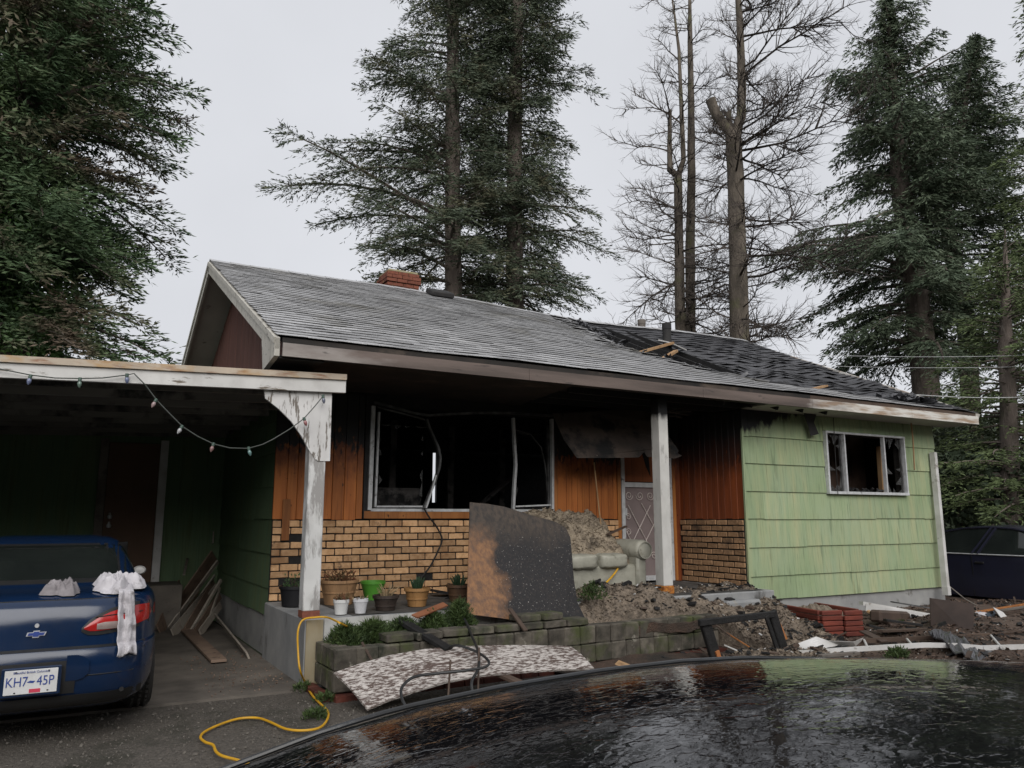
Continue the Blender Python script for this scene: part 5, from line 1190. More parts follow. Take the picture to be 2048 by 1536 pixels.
# ------------------------------------------------------------------ sofa with fallen insulation
MAT['leather'] = M('sage_leather', (.37, .36, .3), (.27, .265, .22), 5, rough=.45, bump=.5, bscale=9, dist=.02, stains=(((.14, .13, .1), 6, (1, 1, 1), .58, .72),))
sofa = thing('sofa', 'sage green leather sofa on the porch buried in grey insulation', 'sofa', (5.9, 8.7, FLOOR))
def puff(name, c, size, pw_=4, parent=sofa, wr=.01, rot=None, mat=None):
    m = MB(); nu, nv = 28, 18
    def fn(u, w):
        th = 2*math.pi*u; ph = math.pi*(w-.5); e = 2/pw_
        f = lambda q: math.copysign(abs(q)**e, q)
        x = f(math.cos(ph))*f(math.cos(th)); y = f(math.cos(ph))*f(math.sin(th)); z = f(math.sin(ph))
        s = 1+wr*math.sin(9*x+7*z+3*y)+wr*.7*math.sin(17*x-11*y)+wr*1.6*mnoise.noise(V(x*4+c[0], y*4, z*4))-wr*1.2*abs(mnoise.noise(V(x*9, y*5+c[0], z*3)))
        p = V(x*size[0]/2*s, y*size[1]/2*s, z*size[2]/2*s); return (rot @ p if rot else p)+V(*c)
    m.grid(fn, nu, nv); return m.build(name, mat or MAT['leather'], parent, smooth='all')
SX1 = 6.56; SX0 = 4.75; SY = 8.25
m = MB(); m.box(((SX0+SX1)/2, SY+.42, .79), (SX1-SX0-.1, .78, .3), None, .03); m.build('base', MAT['leather'], sofa, smooth=True)
for k in range(3):
    w = (SX1-SX0-.4)/3; puff('seat_cushion', (SX0+.2+w*(k+.5), SY+.3, .99), (w*.99, .72, .2), 5, wr=.022)
for k in range(3): puff('back_cushion', (SX0+.2+w*(k+.5), SY+.72, 1.22), (w*.98, .32, .5), 4)
for x in (SX0+.1, SX1-.0):
    m = MB(); m.box((x, SY+.38, .87), (.16, .8, .5), None, .03); a = m.build('armrest', MAT['leather'], sofa, smooth=True)
    m = MB(); m.lathe([(0, -.42), (.085, -.42), (.115, -.405), (.13, -.37), (.135, 0), (.13, .36), (.1, .42), (0, .42)], (0, 0, 0), 26)
    m.v = [(x+.02+px*1.05*(1+.03*math.sin(20*pz)), SY+.36+pz, 1.12+py_*1.02) for px, py_, pz in m.v]; m.build('rolled_top', MAT['leather'], a, smooth=True)
    m = MB(); m.tube([(x+.02+.105*math.cos(t*.3), SY-.066, 1.12+.105*math.sin(t*.3)) for t in range(22)], .008, 5); m.build('piping', MAT['leather'], a, smooth=True)
MAT['insul'] = M('grey_insulation', (.4, .33, .245), (.24, .195, .145), 7, rough=.95, bump=1, bscale=50, dist=.03, stains=(((.05, .04, .032), 3, (1, 1, 1), .55, .68), ((.3, .25, .18), 25, (1, 1, 1), .6, .7)))
MAT['insul_dark'] = M('wet_insulation', (.25, .2, .152), (.12, .097, .076), 16, rough=.95, bump=1, bscale=40, dist=.03, stains=(((.16, .13, .1), 22, (1, 1, 1), .6, .7),))
def fluff(name, label, fn, nu, nv, nchip, mat, cs=(.015, .05), parent=None, seed=1):
    """a mound plus loose flakes lying on it"""
    m = MB(); r = random.Random(seed); m.grid(fn, nu, nv)
    N0 = len(m.v)
    base = [fn(r.random(), r.random()) for _ in range(nchip)]
    for b in base:
        s = r.uniform(*cs); e = Euler((r.uniform(-.9, .9), r.uniform(-.9, .9), r.uniform(0, 6.3))).to_matrix(); c = V(*b)+V(0, 0, s*r.uniform(.0, .5))
        q = [e @ V(x*s*r.uniform(.6, 1.3), y*s*r.uniform(.3, 1), z*s*.3) for x, y, z in ((-1, -.5, 0), (1, -.6, .3), (.8, .6, 0), (-.7, .7, .3))]
        m.add([c+p for p in q], [(0, 1, 2), (0, 2, 3)])
    me = bpy.data.meshes.new(name); me.from_pydata(m.v, [], m.f); me.materials.append(mat)
    return put(name, me, parent, label=label, cat=None if parent else 'debris', kind='stuff')
def sofa_heap(u, w):
    x = 4.8+1.75*u+.04*math.sin(w*9); y = SY+.1+.9*w
    h = 1.12+.45*min(1, max(0, (w-.18)/.5))**.8+.09*math.exp(-((u-.45)/.25)**2-((w-.5)/.3)**2)
    h += .05*noise2(x*5, y*5, 1)+.035*noise2(x*11, y*12, 4)+.02*math.sin(x*37+2*math.sin(y*31))*math.sin(y*33)
    h -= .2*max(0, u-.88)/.12*(1-w*.5)
    h -= .22*math.exp(-((x-5.5)/.16)**2-((y-SY-.3)/.12)**2)
    if w < .06: h -= .1
    return (x, y, h)
fluff('insulation_heap', 'clumped grey brown insulation heaped over the seat and back of the sofa', sofa_heap, 90, 60, 9000, MAT['insul'], (.006, .02), None, 3)
m = MB(); m.bar((6.25, 8.55, 1.32), (6.75, 8.8, 1.42), .04, .02); m.build('lath_on_sofa', MAT['dark_wood'], label='thin brown lath lying on the insulation over the sofa arm', cat='lath')
m = MB(); m.tube([P(1188, 925, Y=9.0), P(1196, 1000, Y=8.95), P(1202, 1052, Y=8.9)], .011, 5); m.build('leaning_lath', MAT['raw_wood'], label='thin pale lath standing against the board wall behind the sofa', cat='lath')
# rubble sloping from the porch over the planter and into the yard
def rub(u, w):
    x = 5.0+4.0*u; y = 8.15-2.2*w
    edge = py(x)+.2
    if x < 6.9:
        h = .62+.1*math.exp(-((x-5.9)/.5)**2) if y > 7.55 else (.45+.24*(y-edge)/(7.55-edge) if y > edge else -.3)
    else:
        t = min(1, max(0, (7.85-y)/1.7)); h = .60*(1-t)**1.25+.02-.5*max(0, x-8.1)
    if x < 5.5: h -= .35*(5.5-x)
    h -= .16*math.exp(-((x-6.6)/.22)**2-((y-7.7)/.25)**2)
    h += .05*noise2(x*3.5, y*3.5, 6)+.03*noise2(x*9, y*8, 2)+.015*math.sin(x*31+2*math.sin(y*27))*math.sin(y*29)
    return (x, y, h)
fluff('rubble_slope', 'brown grey insulation and ash rubble sliding off the porch towards the yard', rub, 150, 84, 26000, MAT['insul_dark'], (.006, .024), None, 5)
def spill(u, w):
    x = 5.6+2.6*u; y = 5.6+1.35*w; return (x, y, yard_z(x, y)-.05+.13*math.sin(math.pi*u)*math.sin(math.pi*min(1, w*1.1))+.025*noise2(x*7, y*7, 3))
fluff('rubble_spill', 'loose rubble spilled on the ground below the block planter', spill, 60, 30, 9000, MAT['insul_dark'], (.006, .024), None, 6)
MAT['litter'] = M('mixed_litter', (.13, .085, .06), (.05, .035, .028), 30, rough=.9, bump=0, stains=(((.3, .26, .22), 18, (1, 1, 1), .62, .66), ((.02, .018, .017), 11, (1, 1, 1), .58, .62)))
def yardchips(u, w):
    x = 7.6+8.5*u; y = 3.2+4.9*w; return (x, y, yard_z(x, y)+.0)
fluff('yard_litter', 'splinters, leaves and small fire debris strewn over the brown soil', yardchips, 4, 4, 14000, MAT['litter'], (.008, .035), None, 7)
m = MB(); rr = random.Random(14)
for k in range(120):
    x = rr.uniform(6.2, 14); y = rr.uniform(4.6, 7.6); L = rr.uniform(.06, .4); a = rr.uniform(0, 3.14)
    m.bar((x, y, yard_z(x, y)+.03), (x+L*math.cos(a), y+L*math.sin(a), yard_z(x, y)+.03+rr.uniform(0, .06)), rr.uniform(.01, .05), .012)
m.build('splinters', MAT['dark_wood'], label='dark wood splinters strewn among the yard rubble', cat='debris', kind='stuff')
for nm, lab, mt, cnt, lo, hi, sd in (('plaster_bits', 'pale plaster crumbs and insulation tufts lying on the rubble', MAT['white_metal'], 420, .01, .045, 41), ('charcoal_bits', 'charcoal lumps and short burnt sticks mixed into the rubble', MAT['char'], 900, .02, .14, 42), ('wood_bits', 'brown splinters of cladding mixed into the rubble', MAT['dark_wood'], 220, .02, .12, 43)):
    m = MB(); rr = random.Random(sd)
    for k in range(cnt):
        q = rr.random()
        if q < .5: b = V(*rub(rr.uniform(.12, 1), rr.random()))
        elif q < .65: b = V(*spill(rr.random(), rr.random()))
        else: x = rr.uniform(7.5, 14.5); y = rr.uniform(4.2, 7.8); b = V(x, y, yard_z(x, y))
        if b.z < -.1: continue
        s_ = rr.uniform(lo, hi); m.box(b+V(0, 0, .012), (s_, s_*rr.uniform(.12, .7), s_*rr.uniform(.08, .3)), Euler((rr.uniform(-.5, .5), rr.uniform(-.5, .5), rr.uniform(0, 6.28))).to_matrix())
    m.build(nm, mt, label=lab, cat='debris', kind='stuff')
m = MB(); rr = random.Random(51)
for k in range(7000):
    x = rr.uniform(-1.6, 4.3); y = rr.uniform(4.2, 7.44); s_ = rr.uniform(.003, .011) if rr.random() < .93 else rr.uniform(.011, .022)
    m.box((x, y, ground_z(x, y)+s_*.15), (s_, s_*rr.uniform(.5, 1), s_*.6), Euler((rr.random(), rr.random(), rr.random()*6)).to_matrix())
m.build('grit', M('grit', (.15, .135, .115), (.07, .063, .054), 30, rough=.6, bump=0), label='loose grit and small stones on the wet asphalt', cat='grit', kind='stuff')
if False: m.build('splinters', MAT['dark_wood'], label='dark wood splinters strewn among the yard rubble', cat='debris', kind='stuff')
for i, (a, b, w, mt, lab) in enumerate((((1452, 1265), (1508, 1300), .03, 'raw', 'orange split stick inside the charred frame'), ((1448, 1290), (1490, 1308), .02, 'white', 'thin pale strip lying beside the charred frame'), ((1552, 1232), (1578, 1290), .04, 'raw', 'brown split stick on the rubble behind the charred frame'), ((1425, 1245), (1460, 1272), .03, 'dark', 'dark stick poking through the charred frame'))):
    plank('split_stick', lab, P(*a, Y=6.75), P(*b, Y=6.6), w, .015, {'raw': MAT['board_trim'], 'white': MAT['white_metal'], 'dark': MAT['dark_wood']}[mt], cat='stick')
m = MB(); m.prism([P(1232, 1330, Y=6.3), P(1268, 1340, Y=6.2), P(1276, 1336, Y=6.2), P(1240, 1322, Y=6.35)], (0, .02, .006)); m.build('timber_offcut', MAT['raw_wood'], label='pale splintered offcut lying on the ground below the planter', cat='offcut')

# ------------------------------------------------------------------ red slatted planter
MAT['red_slat'] = M('red_stained_slat', (.19, .042, .025), (.11, .026, .018), 8, (.4, .4, 2), rough=.7, bump=.5, rnd=.25)
rp = thing('red_planter', 'low red planter of stacked rough slats at the foot of the rubble', 'planter', P(1660, 1275, Z=.1))
A = P(1645, 1272, Z=.1); B = P(1722, 1268, Z=.1); ex = (B-A); ex.z = 0; L = ex.length; ex.normalize(); ey = V(-ex.y, ex.x, 0)
for r in range(5):
    z = .12+r*.063
    for s0, s1 in ((0, .52), (.535, 1)):
        m = MB(); dz = .0 if s0 == 0 else -.006; m.bar(A+ex*L*s0+V(0, 0, z-.1+dz)-ey*rb.uniform(0, .015)-ey*(.03 if s0 else 0), A+ex*L*s1+V(0, 0, z-.1+dz)-ey*rb.uniform(0, .015)-ey*(.03 if s0 else 0), .05, .056, (0, 0, 1), .008); m.build('slat', MAT['red_slat'], rp)
    for q in (0, L):
        m = MB(); m.bar(A+ex*q+ey*.03+V(0, 0, z-.1), A+ex*q+ey*(.85+rb.uniform(-.02, .02))+V(0, 0, z-.1), .05, .056, (0, 0, 1), .008); m.build('slat', MAT['red_slat'], rp)
m = MB(); c = A+ex*L/2+ey*.42; m.grid(lambda u, w: tuple(A+ex*(L*(.05+.9*u))+ey*(.05+.78*w)+V(0, 0, .22+.1*math.sin(math.pi*u)*math.sin(math.pi*w)+.03*noise2(u*9, w*9))), 16, 16); m.build('fill', MAT['insul_dark'], rp)

# ------------------------------------------------------------------ metal, ladder and boards in the yard
def sheet_px(name, label, pts, ext, mat, cat):
    m = MB(); m.prism(pts, ext); return m.build(name, mat, label=label, cat=cat)
bp = [(1508, 1320, .06), (1560, 1300, .1), (1632, 1273, .22), (1657, 1281, .17), (1707, 1283, .16), (1727, 1275, .2)]
bq = [(1575, 1322, .04), (1600, 1316, .06), (1650, 1296, .1), (1680, 1290, .11), (1712, 1291, .11), (1722, 1282, .16)]
def bent(u, w):
    i = u*5; k = min(4, int(i)); f = i-k
    a = P(bp[k][0], bp[k][1], Z=bp[k][2]).lerp(P(bp[k+1][0], bp[k+1][1], Z=bp[k+1][2]), f); b = P(bq[k][0], bq[k][1], Z=bq[k][2]).lerp(P(bq[k+1][0], bq[k+1][1], Z=bq[k+1][2]), f)
    return a.lerp(b, w)
m = MB(); m.grid(bent, 20, 3, (0, .002, -.006)); m.build('bent_flashing', MAT['white_metal'], label='long crumpled white metal strip lying in front of the red planter', cat='metal strip')
ld = thing('ladder', 'white ladder lying flat on the soil in front of the green wall', 'ladder', P(1800, 1295, Z=.12))
ra = [P(1560, 1308, Z=.1), P(1627, 1304, Z=.1), P(1700, 1299, Z=.12), P(1780, 1294, Z=.14), P(1850, 1290, Z=.15), P(1912, 1291, Z=.14), P(1965, 1296, Z=.12), P(2060, 1293, Z=.12), P(2130, 1290, Z=.12)]
m = MB()
for a, b in zip(ra[:-1], ra[1:]): m.bar(a, b, .035, .05)
m.build('rail', MAT['white_metal'], ld)
m = MB(); m.bar(P(1712, 1282, Z=.13), P(2080, 1266, Z=.13), .03, .05); m.build('rail', MAT['dark_wood'], ld)
for a, b in (((1728, 1280), (1736, 1297)), ((1814, 1278), (1826, 1292)), ((1905, 1274), (1922, 1291)), ((1982, 1271), (2003, 1295))):
    m = MB(); m.tube([P(*a, Z=.14), P(*b, Z=.13)], .014, 7); m.build('rung', MAT['white_metal'], ld, smooth=True)
bb0, bb1 = P(1862, 1262, Z=.1), P(1947, 1280, Z=.06)
t0 = P(1860, 1196, Y=bb0.y+.12); t1 = P(1948, 1208, Y=bb1.y+.12)
sheet_px('brown_board', 'square brown board standing upright among the yard debris', [bb0, bb1, t1, t0], (.012, .015, 0), M('brown_board', (.065, .045, .038), (.045, .032, .028), 4, rough=.7, bump=.4), 'board')
cp_ = [(1856, 1262), (1876, 1256), (1896, 1262), (1912, 1272), (1938, 1282), (1962, 1296), (1985, 1308), (1993, 1318), (1978, 1322), (1962, 1324), (1935, 1312), (1912, 1300), (1890, 1284), (1868, 1272)]
m = MB(); zz = lambda u: .26-.2*(u-1856)/137
up_, lo_ = cp_[:7], [cp_[13], cp_[13], cp_[12], cp_[11], cp_[10], cp_[9], cp_[8]]
def scrapf(u, w):
    i = u*6; k = min(5, int(i)); f = i-k
    a = P(*up_[k], Z=zz(up_[k][0])).lerp(P(*up_[k+1], Z=zz(up_[k+1][0])), f); b = P(*lo_[k], Z=zz(lo_[k][0])-.03).lerp(P(*lo_[k+1], Z=zz(lo_[k+1][0])-.03), f)
    p = a.lerp(b, w); n_ = mnoise.noise(V(u*9, w*3, 1))*.06+mnoise.noise(V(u*25, w*8, 3))*.025; return p+V(0, .02*math.sin(u*31)*abs(w-.5)*2, n_)
m.grid(scrapf, 40, 10, (0, .006, -.014)); m.build('burnt_roofing_scrap', MAT['shingle_burnt'], label='jagged black scrap of burnt roofing lying over the ladder rail', cat='scrap')
wb0, wb1 = P(1722, 1206, Y=7.55), P(1868, 1232, Y=7.1)
gb = thing('fallen_gutter', 'dirty white gutter length lying along the foundation of the green wall', 'gutter', wb0)
m = MB(); m.bar(wb0, wb1, .12, .05); m.build('trough', MAT['white_metal'], gb)
m = MB(); m.bar(wb0+V(0, -.07, -.05), wb1+V(0, -.07, -.05), .02, .1); m.build('lip', MAT['white_metal'], gb)
m = MB(); m.bar(P(1785, 1204, Y=7.6), P(1860, 1216, Y=7.4), .1, .02); m.build('crumpled_end', MAT['alu_sooty'], gb)
plank('old_beam', 'dark rotten beam with a pale sawn end lying under the fallen gutter', P(1750, 1232, Y=7.0), P(1850, 1236, Y=7.5), .16, .16, MAT['dark_wood'], cat='beam', ch=.03)
for i, (a, b, ya, yb_, w, t, mt, lab) in enumerate((((1735, 1250), (1800, 1268), 6.6, 6.4, .1, .03, 'char', 'charred lath lying beside the red planter'), ((1760, 1262), (1870, 1258), 6.3, 6.5, .08, .03, 'dark_wood', 'dark plank lying on the soil before the brown board'), ((1950, 1226), (2060, 1208), 6.9, 6.9, .06, .04, 'board_trim', 'long reddish plank sloping up to the dark car'), ((1960, 1262), (2040, 1250), 6.3, 6.3, .14, .03, 'dark_wood', 'wide dark plank lying right of the brown board'), ((1995, 1222), (2060, 1212), 6.7, 6.7, .05, .03, 'grey_wood', 'pale batten crossing above the white panel'), ((2000, 1272), (2050, 1268), 6.0, 6.0, .1, .02, 'board_trim', 'rust coloured strip lying on the soil behind the ladder'), ((1905, 1250), (2000, 1240), 6.6, 6.8, .2, .02, 'grey_wood', 'flat tan board under the pale bag'))):
    plank('scrap_plank', lab, P(*a, Y=ya), P(*b, Y=yb_), w, t, MAT[mt], cat='plank', group='boards strewn over the yard')
for i, (a, b, ya, yb_, w, t, mt, lab) in enumerate((((1735, 1222), (1768, 1240), 7.2, 7.0, .07, .03, 'raw_wood', 'short pale offcut between the red planter and the fallen gutter'), ((1770, 1240), (1842, 1250), 6.8, 6.6, .09, .03, 'char', 'blackened board lying below the fallen gutter'), ((1725, 1262), (1770, 1284), 6.4, 6.1, .12, .02, 'dark_wood', 'broad brown board with its end under the ladder'), ((1880, 1240), (1990, 1236), 7.3, 7.2, .04, .03, 'white_metal', 'thin white trim strip behind the brown board'), ((1960, 1244), (2005, 1256), 6.5, 6.3, .05, .02, 'board_trim', 'curled orange splinter beside the plastic housing'), ((1900, 1296), (1955, 1310), 5.6, 5.4, .07, .02, 'dark_wood', 'brown slat in front of the ladder rail'), ((1640, 1312), (1716, 1306), 5.7, 5.7, .06, .03, 'grey_wood', 'grey batten lying along the ladder foot'), ((1985, 1280), (2060, 1284), 5.7, 5.6, .12, .02, 'soot_ply', 'sooty plywood strip across the ladder'), ((1820, 1226), (1862, 1244), 7.3, 7.0, .2, .02, 'char_brown', 'scorched flap of plywood under the gutter end'))):
    plank('scrap_plank', lab, P(*a, Y=ya), P(*b, Y=yb_), w, t, MAT[mt], cat='plank', group='boards strewn over the yard')
sheet_px('white_panel', 'bright white corner panel poking up at the edge of the debris pile', [P(1986, 1214, Y=6.6), P(2006, 1224, Y=6.6), P(2024, 1244, Y=6.5), P(2010, 1246, Y=6.5)], (.01, .02, 0), MAT['white_metal'], 'panel')
sheet_px('blue_grey_panel', 'blue grey sheet lying under the white corner panel', [P(1972, 1228, Y=6.65), P(1988, 1222, Y=6.7), P(2008, 1246, Y=6.55), P(1985, 1244, Y=6.6)], (.01, .02, 0), M('blue_grey', (.05, .065, .085), rough=.5), 'panel')
dsh = thing('plastic_housing', 'dark grey plastic housing lying on the debris beside the white panel', 'housing', P(2030, 1260, Y=6.3))
m = MB(); m.prism([P(2003, 1256, Y=6.35), P(2010, 1250, Y=6.5), P(2075, 1240, Y=6.5), P(2080, 1270, Y=6.3), P(2048, 1274, Y=6.25), P(2006, 1266, Y=6.3)], (0, .05, .05)); m.build('shell', M('grey_plastic', (.06, .065, .075), rough=.45), dsh)
m = MB(); m.box(P(2013, 1258, Y=6.3), (.08, .02, .04)); m.build('clip', MAT['white_metal'], dsh)
puff('cloth_bag', P(1962, 1232, Y=6.75), (.22, .2, .11), 2.6, None, .06, None, MAT['cloth']); bpy.data.objects['cloth_bag']['label'] = 'crumpled pale bag lying behind the brown board'; bpy.data.objects['cloth_bag']['category'] = 'bag'
for u, v, n, lab in ((1790, 1252, 500, 'patch of weeds beside the red planter'), (1795, 1310, 420, 'green weed on the bare soil in front of the ladder'), (1185, 1195, 500, 'scorched weeds at the foot of the scorched sheet')):
    p = P(u, v, Z=.08) if u != 1185 else P(u, v, Y=7.4); tuft('weed_patch', lab, (p.x, p.y, p.z-.03), .2, .15, .1 if u != 1185 else .2, n, MAT['heather'], None, .05, .006)

# ------------------------------------------------------------------ trees
def leafmat(name, a, b, c=None, cs=.7):
    st_ = ((c, cs, (1, 1, 1), .5, .62),) if c else ()
    return M(name, a, b, 1.3, rough=.65, bump=0, stains=st_, spec=.25)
MAT['needle'] = leafmat('dark_needles', (.07, .092, .062), (.105, .128, .082), (.12, .115, .07), .9)
MAT['needle_b'] = leafmat('blue_green_needles', (.07, .098, .062), (.1, .125, .078))
MAT['needle_l'] = leafmat('light_needles', (.11, .145, .06), (.075, .1, .042))
MAT['needle_brown'] = leafmat('browning_needles', (.065, .11, .055), (.085, .125, .055), (.13, .1, .072), .45)
MAT['ivy'] = leafmat('ivy_leaves', (.075, .15, .042), (.11, .19, .06))
MAT['bark'] = M('conifer_bark', (.17, .138, .118), (.09, .073, .062), 5, (1, 1, .25), rough=.95, bump=1, bscale=22, dist=.04, stains=(((.2, .175, .15), 9, (1, 1, .3), .58, .7), ((.06, .07, .03), 1.5, (1, 1, 1), .58, .72)))
MAT['bark_moss'] = M('mossy_bark', (.15, .125, .1), (.075, .063, .05), 6, (1, 1, .3), rough=.95, bump=1, bscale=26, dist=.03, stains=(((.11, .11, .055), 1.2, (1, 1, 1), .55, .7),))
MAT['twig'] = M('bare_twig', (.075, .06, .05), (.045, .037, .032), 5, rough=.9, bump=0)
def trunk_mesh(m, pts, rs, n=14, seed=0):
    r = random.Random(seed); pts = [V(*p) for p in pts]; q = []; rr = []
    for i in range(len(pts)-1):
        for k in range(6):
            t = k/6; q.append(pts[i].lerp(pts[i+1], t)+V(r.uniform(-.02, .02), r.uniform(-.02, .02), 0)*rs[i]*2); rr.append((rs[i]*(1-t)+rs[i+1]*t)*r.uniform(.96, 1.05))
    q.append(pts[-1]); rr.append(rs[-1]); m.tube(q, rr, n)
def interp(tab, z):
    if z <= tab[0][0]: return np.array(tab[0][1:], float)
    for a, b in zip(tab[:-1], tab[1:]):
        if z <= b[0]:
            t = (z-a[0])/(b[0]-a[0]); return np.array(a[1:], float)*(1-t)+np.array(b[1:], float)*t
    return np.array(tab[-1][1:], float)
TL = V(_cy, -_sy, 0)      # to the viewer's right, used to say which side of a crown is longer
def conifer(name, label, path, rs, z0, z1, reach, nb, mat, seed, droop=.35, rise=.1, dens=15, blade=(.2, .05), down=.35, limb=.045, bark='bark', group='tall conifers behind the house', inner=0, inner_z=0, bare=.12, twl=.3, spread=1.0):
    """path: trunk points; reach(z) -> (left, right) branch length"""
    rg = np.random.default_rng(seed); root = thing(name, label, 'tree', path[0], group)
    m = MB(); trunk_mesh(m, path, rs, 14, seed); m.build('trunk', MAT[bark], root, smooth=True)
    tab = [(p[2], p[0], p[1]) for p in path]; lm = MB(); B, Dv, Ls, Ws = [], [], [], []
    for i in range(nb):
        z = z0+(z1-z0)*((i+rg.random())/nb); xy = interp(tab, z); az = rg.uniform(0, 2*np.pi)
        side = math.cos(az)*TL.x+math.sin(az)*TL.y; l, r = reach(z); L = ((l+r)/2+(r-l)/2*side)*rg.uniform(.62, 1.12)*(.88+.22*math.sin(az*2+z*1.1+seed)+.1*math.sin(z*2.7))
        if L < .15: continue
        o = np.array([xy[0], xy[1], z]); h = np.array([math.cos(az), math.sin(az), 0]); pv = np.array([-h[1], h[0], 0])
        top = (z-z0)/(z1-z0); ri = rise+(.75*top**2)+rg.uniform(-.2, .2); dr_ = droop*(1-.6*top)*rg.uniform(.7, 1.3)
        def at(s): s = np.asarray(s)[:, None]; return o+h*L*s*(1-.08*s)+np.array([0, 0, 1])*L*(ri*s-dr_*s**2.0)+pv*L*.06*np.sin(3*s+i)
        if limb and L > .5:
            ss = np.linspace(0, .9, 6); q = at(ss); rad = limb*(.35+.22*L)
            lm.tube([tuple(p) for p in q], [rad*(1-.85*s) for s in ss], 4, False)
        n = max(5, int(L*dens)); s = bare+(1-bare)*rg.random(n)**.75; c = at(s)
        sd_ = np.where(rg.random(n) < .5, -1., 1.); ang = rg.uniform(.35, 1.2, n)
        td = h*np.cos(ang)[:, None]+pv*(sd_*np.sin(ang))[:, None]+np.array([0, 0, 1])*rg.normal(.1-down*.6, .22, n)[:, None]
        tl = (.18+twl*L*(1-s)**.7*spread+.12)*rg.uniform(.6, 1.2, n)
        kk = np.clip((tl/.065).astype(int), 4, 14); idx = np.repeat(np.arange(n), kk); f = rg.random(len(idx))
        b = c[idx]+td[idx]*(tl[idx]*f)[:, None]; b[:, 2] -= down*.35*tl[idx]*f**2
        tn = td/np.linalg.norm(td, axis=1, keepdims=True); pl_ = np.cross(tn, np.array([0, 0, 1.])); pl_ /= np.linalg.norm(pl_, axis=1, keepdims=True)+1e-6
        sg = np.where(rg.random(len(idx)) < .5, -1., 1.)*rg.uniform(.1, .85, len(idx))
        d = tn[idx]+pl_[idx]*sg[:, None]+rg.normal(0, .16, (len(idx), 3)); d[:, 2] -= down*rg.random(len(idx))*.6
        B.append(b); Dv.append(d); Ls.append(rg.uniform(.6, 1.35, len(idx))*blade[0]); Ws.append(rg.uniform(.6, 1.3, len(idx))*blade[1]*.5)
    if inner:      # short shoots close to the stem
        n = inner; zz = rg.uniform(z0+inner_z, z1, n); xy = np.array([interp(tab, z) for z in zz]); th = rg.uniform(0, 6.283, n); cl = np.sin(zz*3.3+th*2+seed)+np.sin(zz*7.1-th)
        rr = np.where(cl > -.3, rg.uniform(.25, 1.5, n), rg.uniform(.9, 1.6, n))*np.clip((z1-zz)/8, .05, 1)
        B.append(np.stack([xy[:, 0]+np.cos(th)*rr, xy[:, 1]+np.sin(th)*rr, zz], 1)); Dv.append(np.stack([np.cos(th), np.sin(th), np.full(n, -.2-down*.3)], 1)+rg.normal(0, .35, (n, 3)))
        Ls.append(rg.uniform(.7, 1.5, n)*blade[0]); Ws.append(rg.uniform(.7, 1.4, n)*blade[1]*.55)
    vs, q = blades(np.concatenate(B), np.concatenate(Dv), np.concatenate(Ls), np.concatenate(Ws))
    put('crown', np_mesh('crown', vs, q, mat), root)
    if lm.v: lm.build('limbs', MAT['bark'], root, kind='stuff')
    return root
def lin(*pts):
    def f(z):
        if z <= pts[0][0]: return pts[0][1:]
        for a, b in zip(pts[:-1], pts[1:]):
            if z <= b[0]:
                t = (z-a[0])/(b[0]-a[0]); return tuple(p+(q-p)*t for p, q in zip(a[1:], b[1:]))
        return pts[-1][1:]
    return f
def tp(u, v, D): return P(u, v, D=D)
g = lambda p: (p.x, p.y, -.05)
# pair of big conifers behind the ridge
a = tp(907, 600, 26); b = tp(905, 300, 26); c = tp(906, 0, 26)
conifer('conifer', 'tall conifer with a long bare lower trunk standing directly behind the chimney', [g(a), tuple(a), tuple(b), tuple(c), (c.x, c.y, 25), (c.x, c.y, 29)], [.36, .31, .27, .2, .1, .02], 8.9, 29, lin((8.5, 5.4, 2.8), (11, 6.1, 3.0), (13.3, 5.7, 3.0), (15, 4.4, 2.8), (19, 3.1, 2.2), (24, 2.2, 2), (29, .3, .3)), 290, MAT['needle'], 1, droop=.28, rise=.16, dens=22, blade=(.17, .034), down=.4, twl=.24, inner=20000, inner_z=4.0)
a = tp(1030, 620, 27); b = tp(1028, 300, 27); c = tp(1036, 0, 27)
conifer('conifer', 'dense conifer standing next to the chimney conifer, branches reaching down to the ridge', [g(a), tuple(a), tuple(b), tuple(c), (c.x, c.y, 25), (c.x, c.y, 30)], [.38, .33, .28, .2, .1, .02], 6.6, 30, lin((6.6, 2.2, 2.6), (9, 2.4, 3.4), (12, 2.4, 3.6), (16, 2.4, 3.4), (21, 2.2, 2.9), (26, 1.6, 1.8), (30, .3, .3)), 390, MAT['needle'], 2, droop=.34, rise=.08, dens=22, blade=(.17, .034), down=.5, twl=.24, inner=30000, inner_z=2.5)
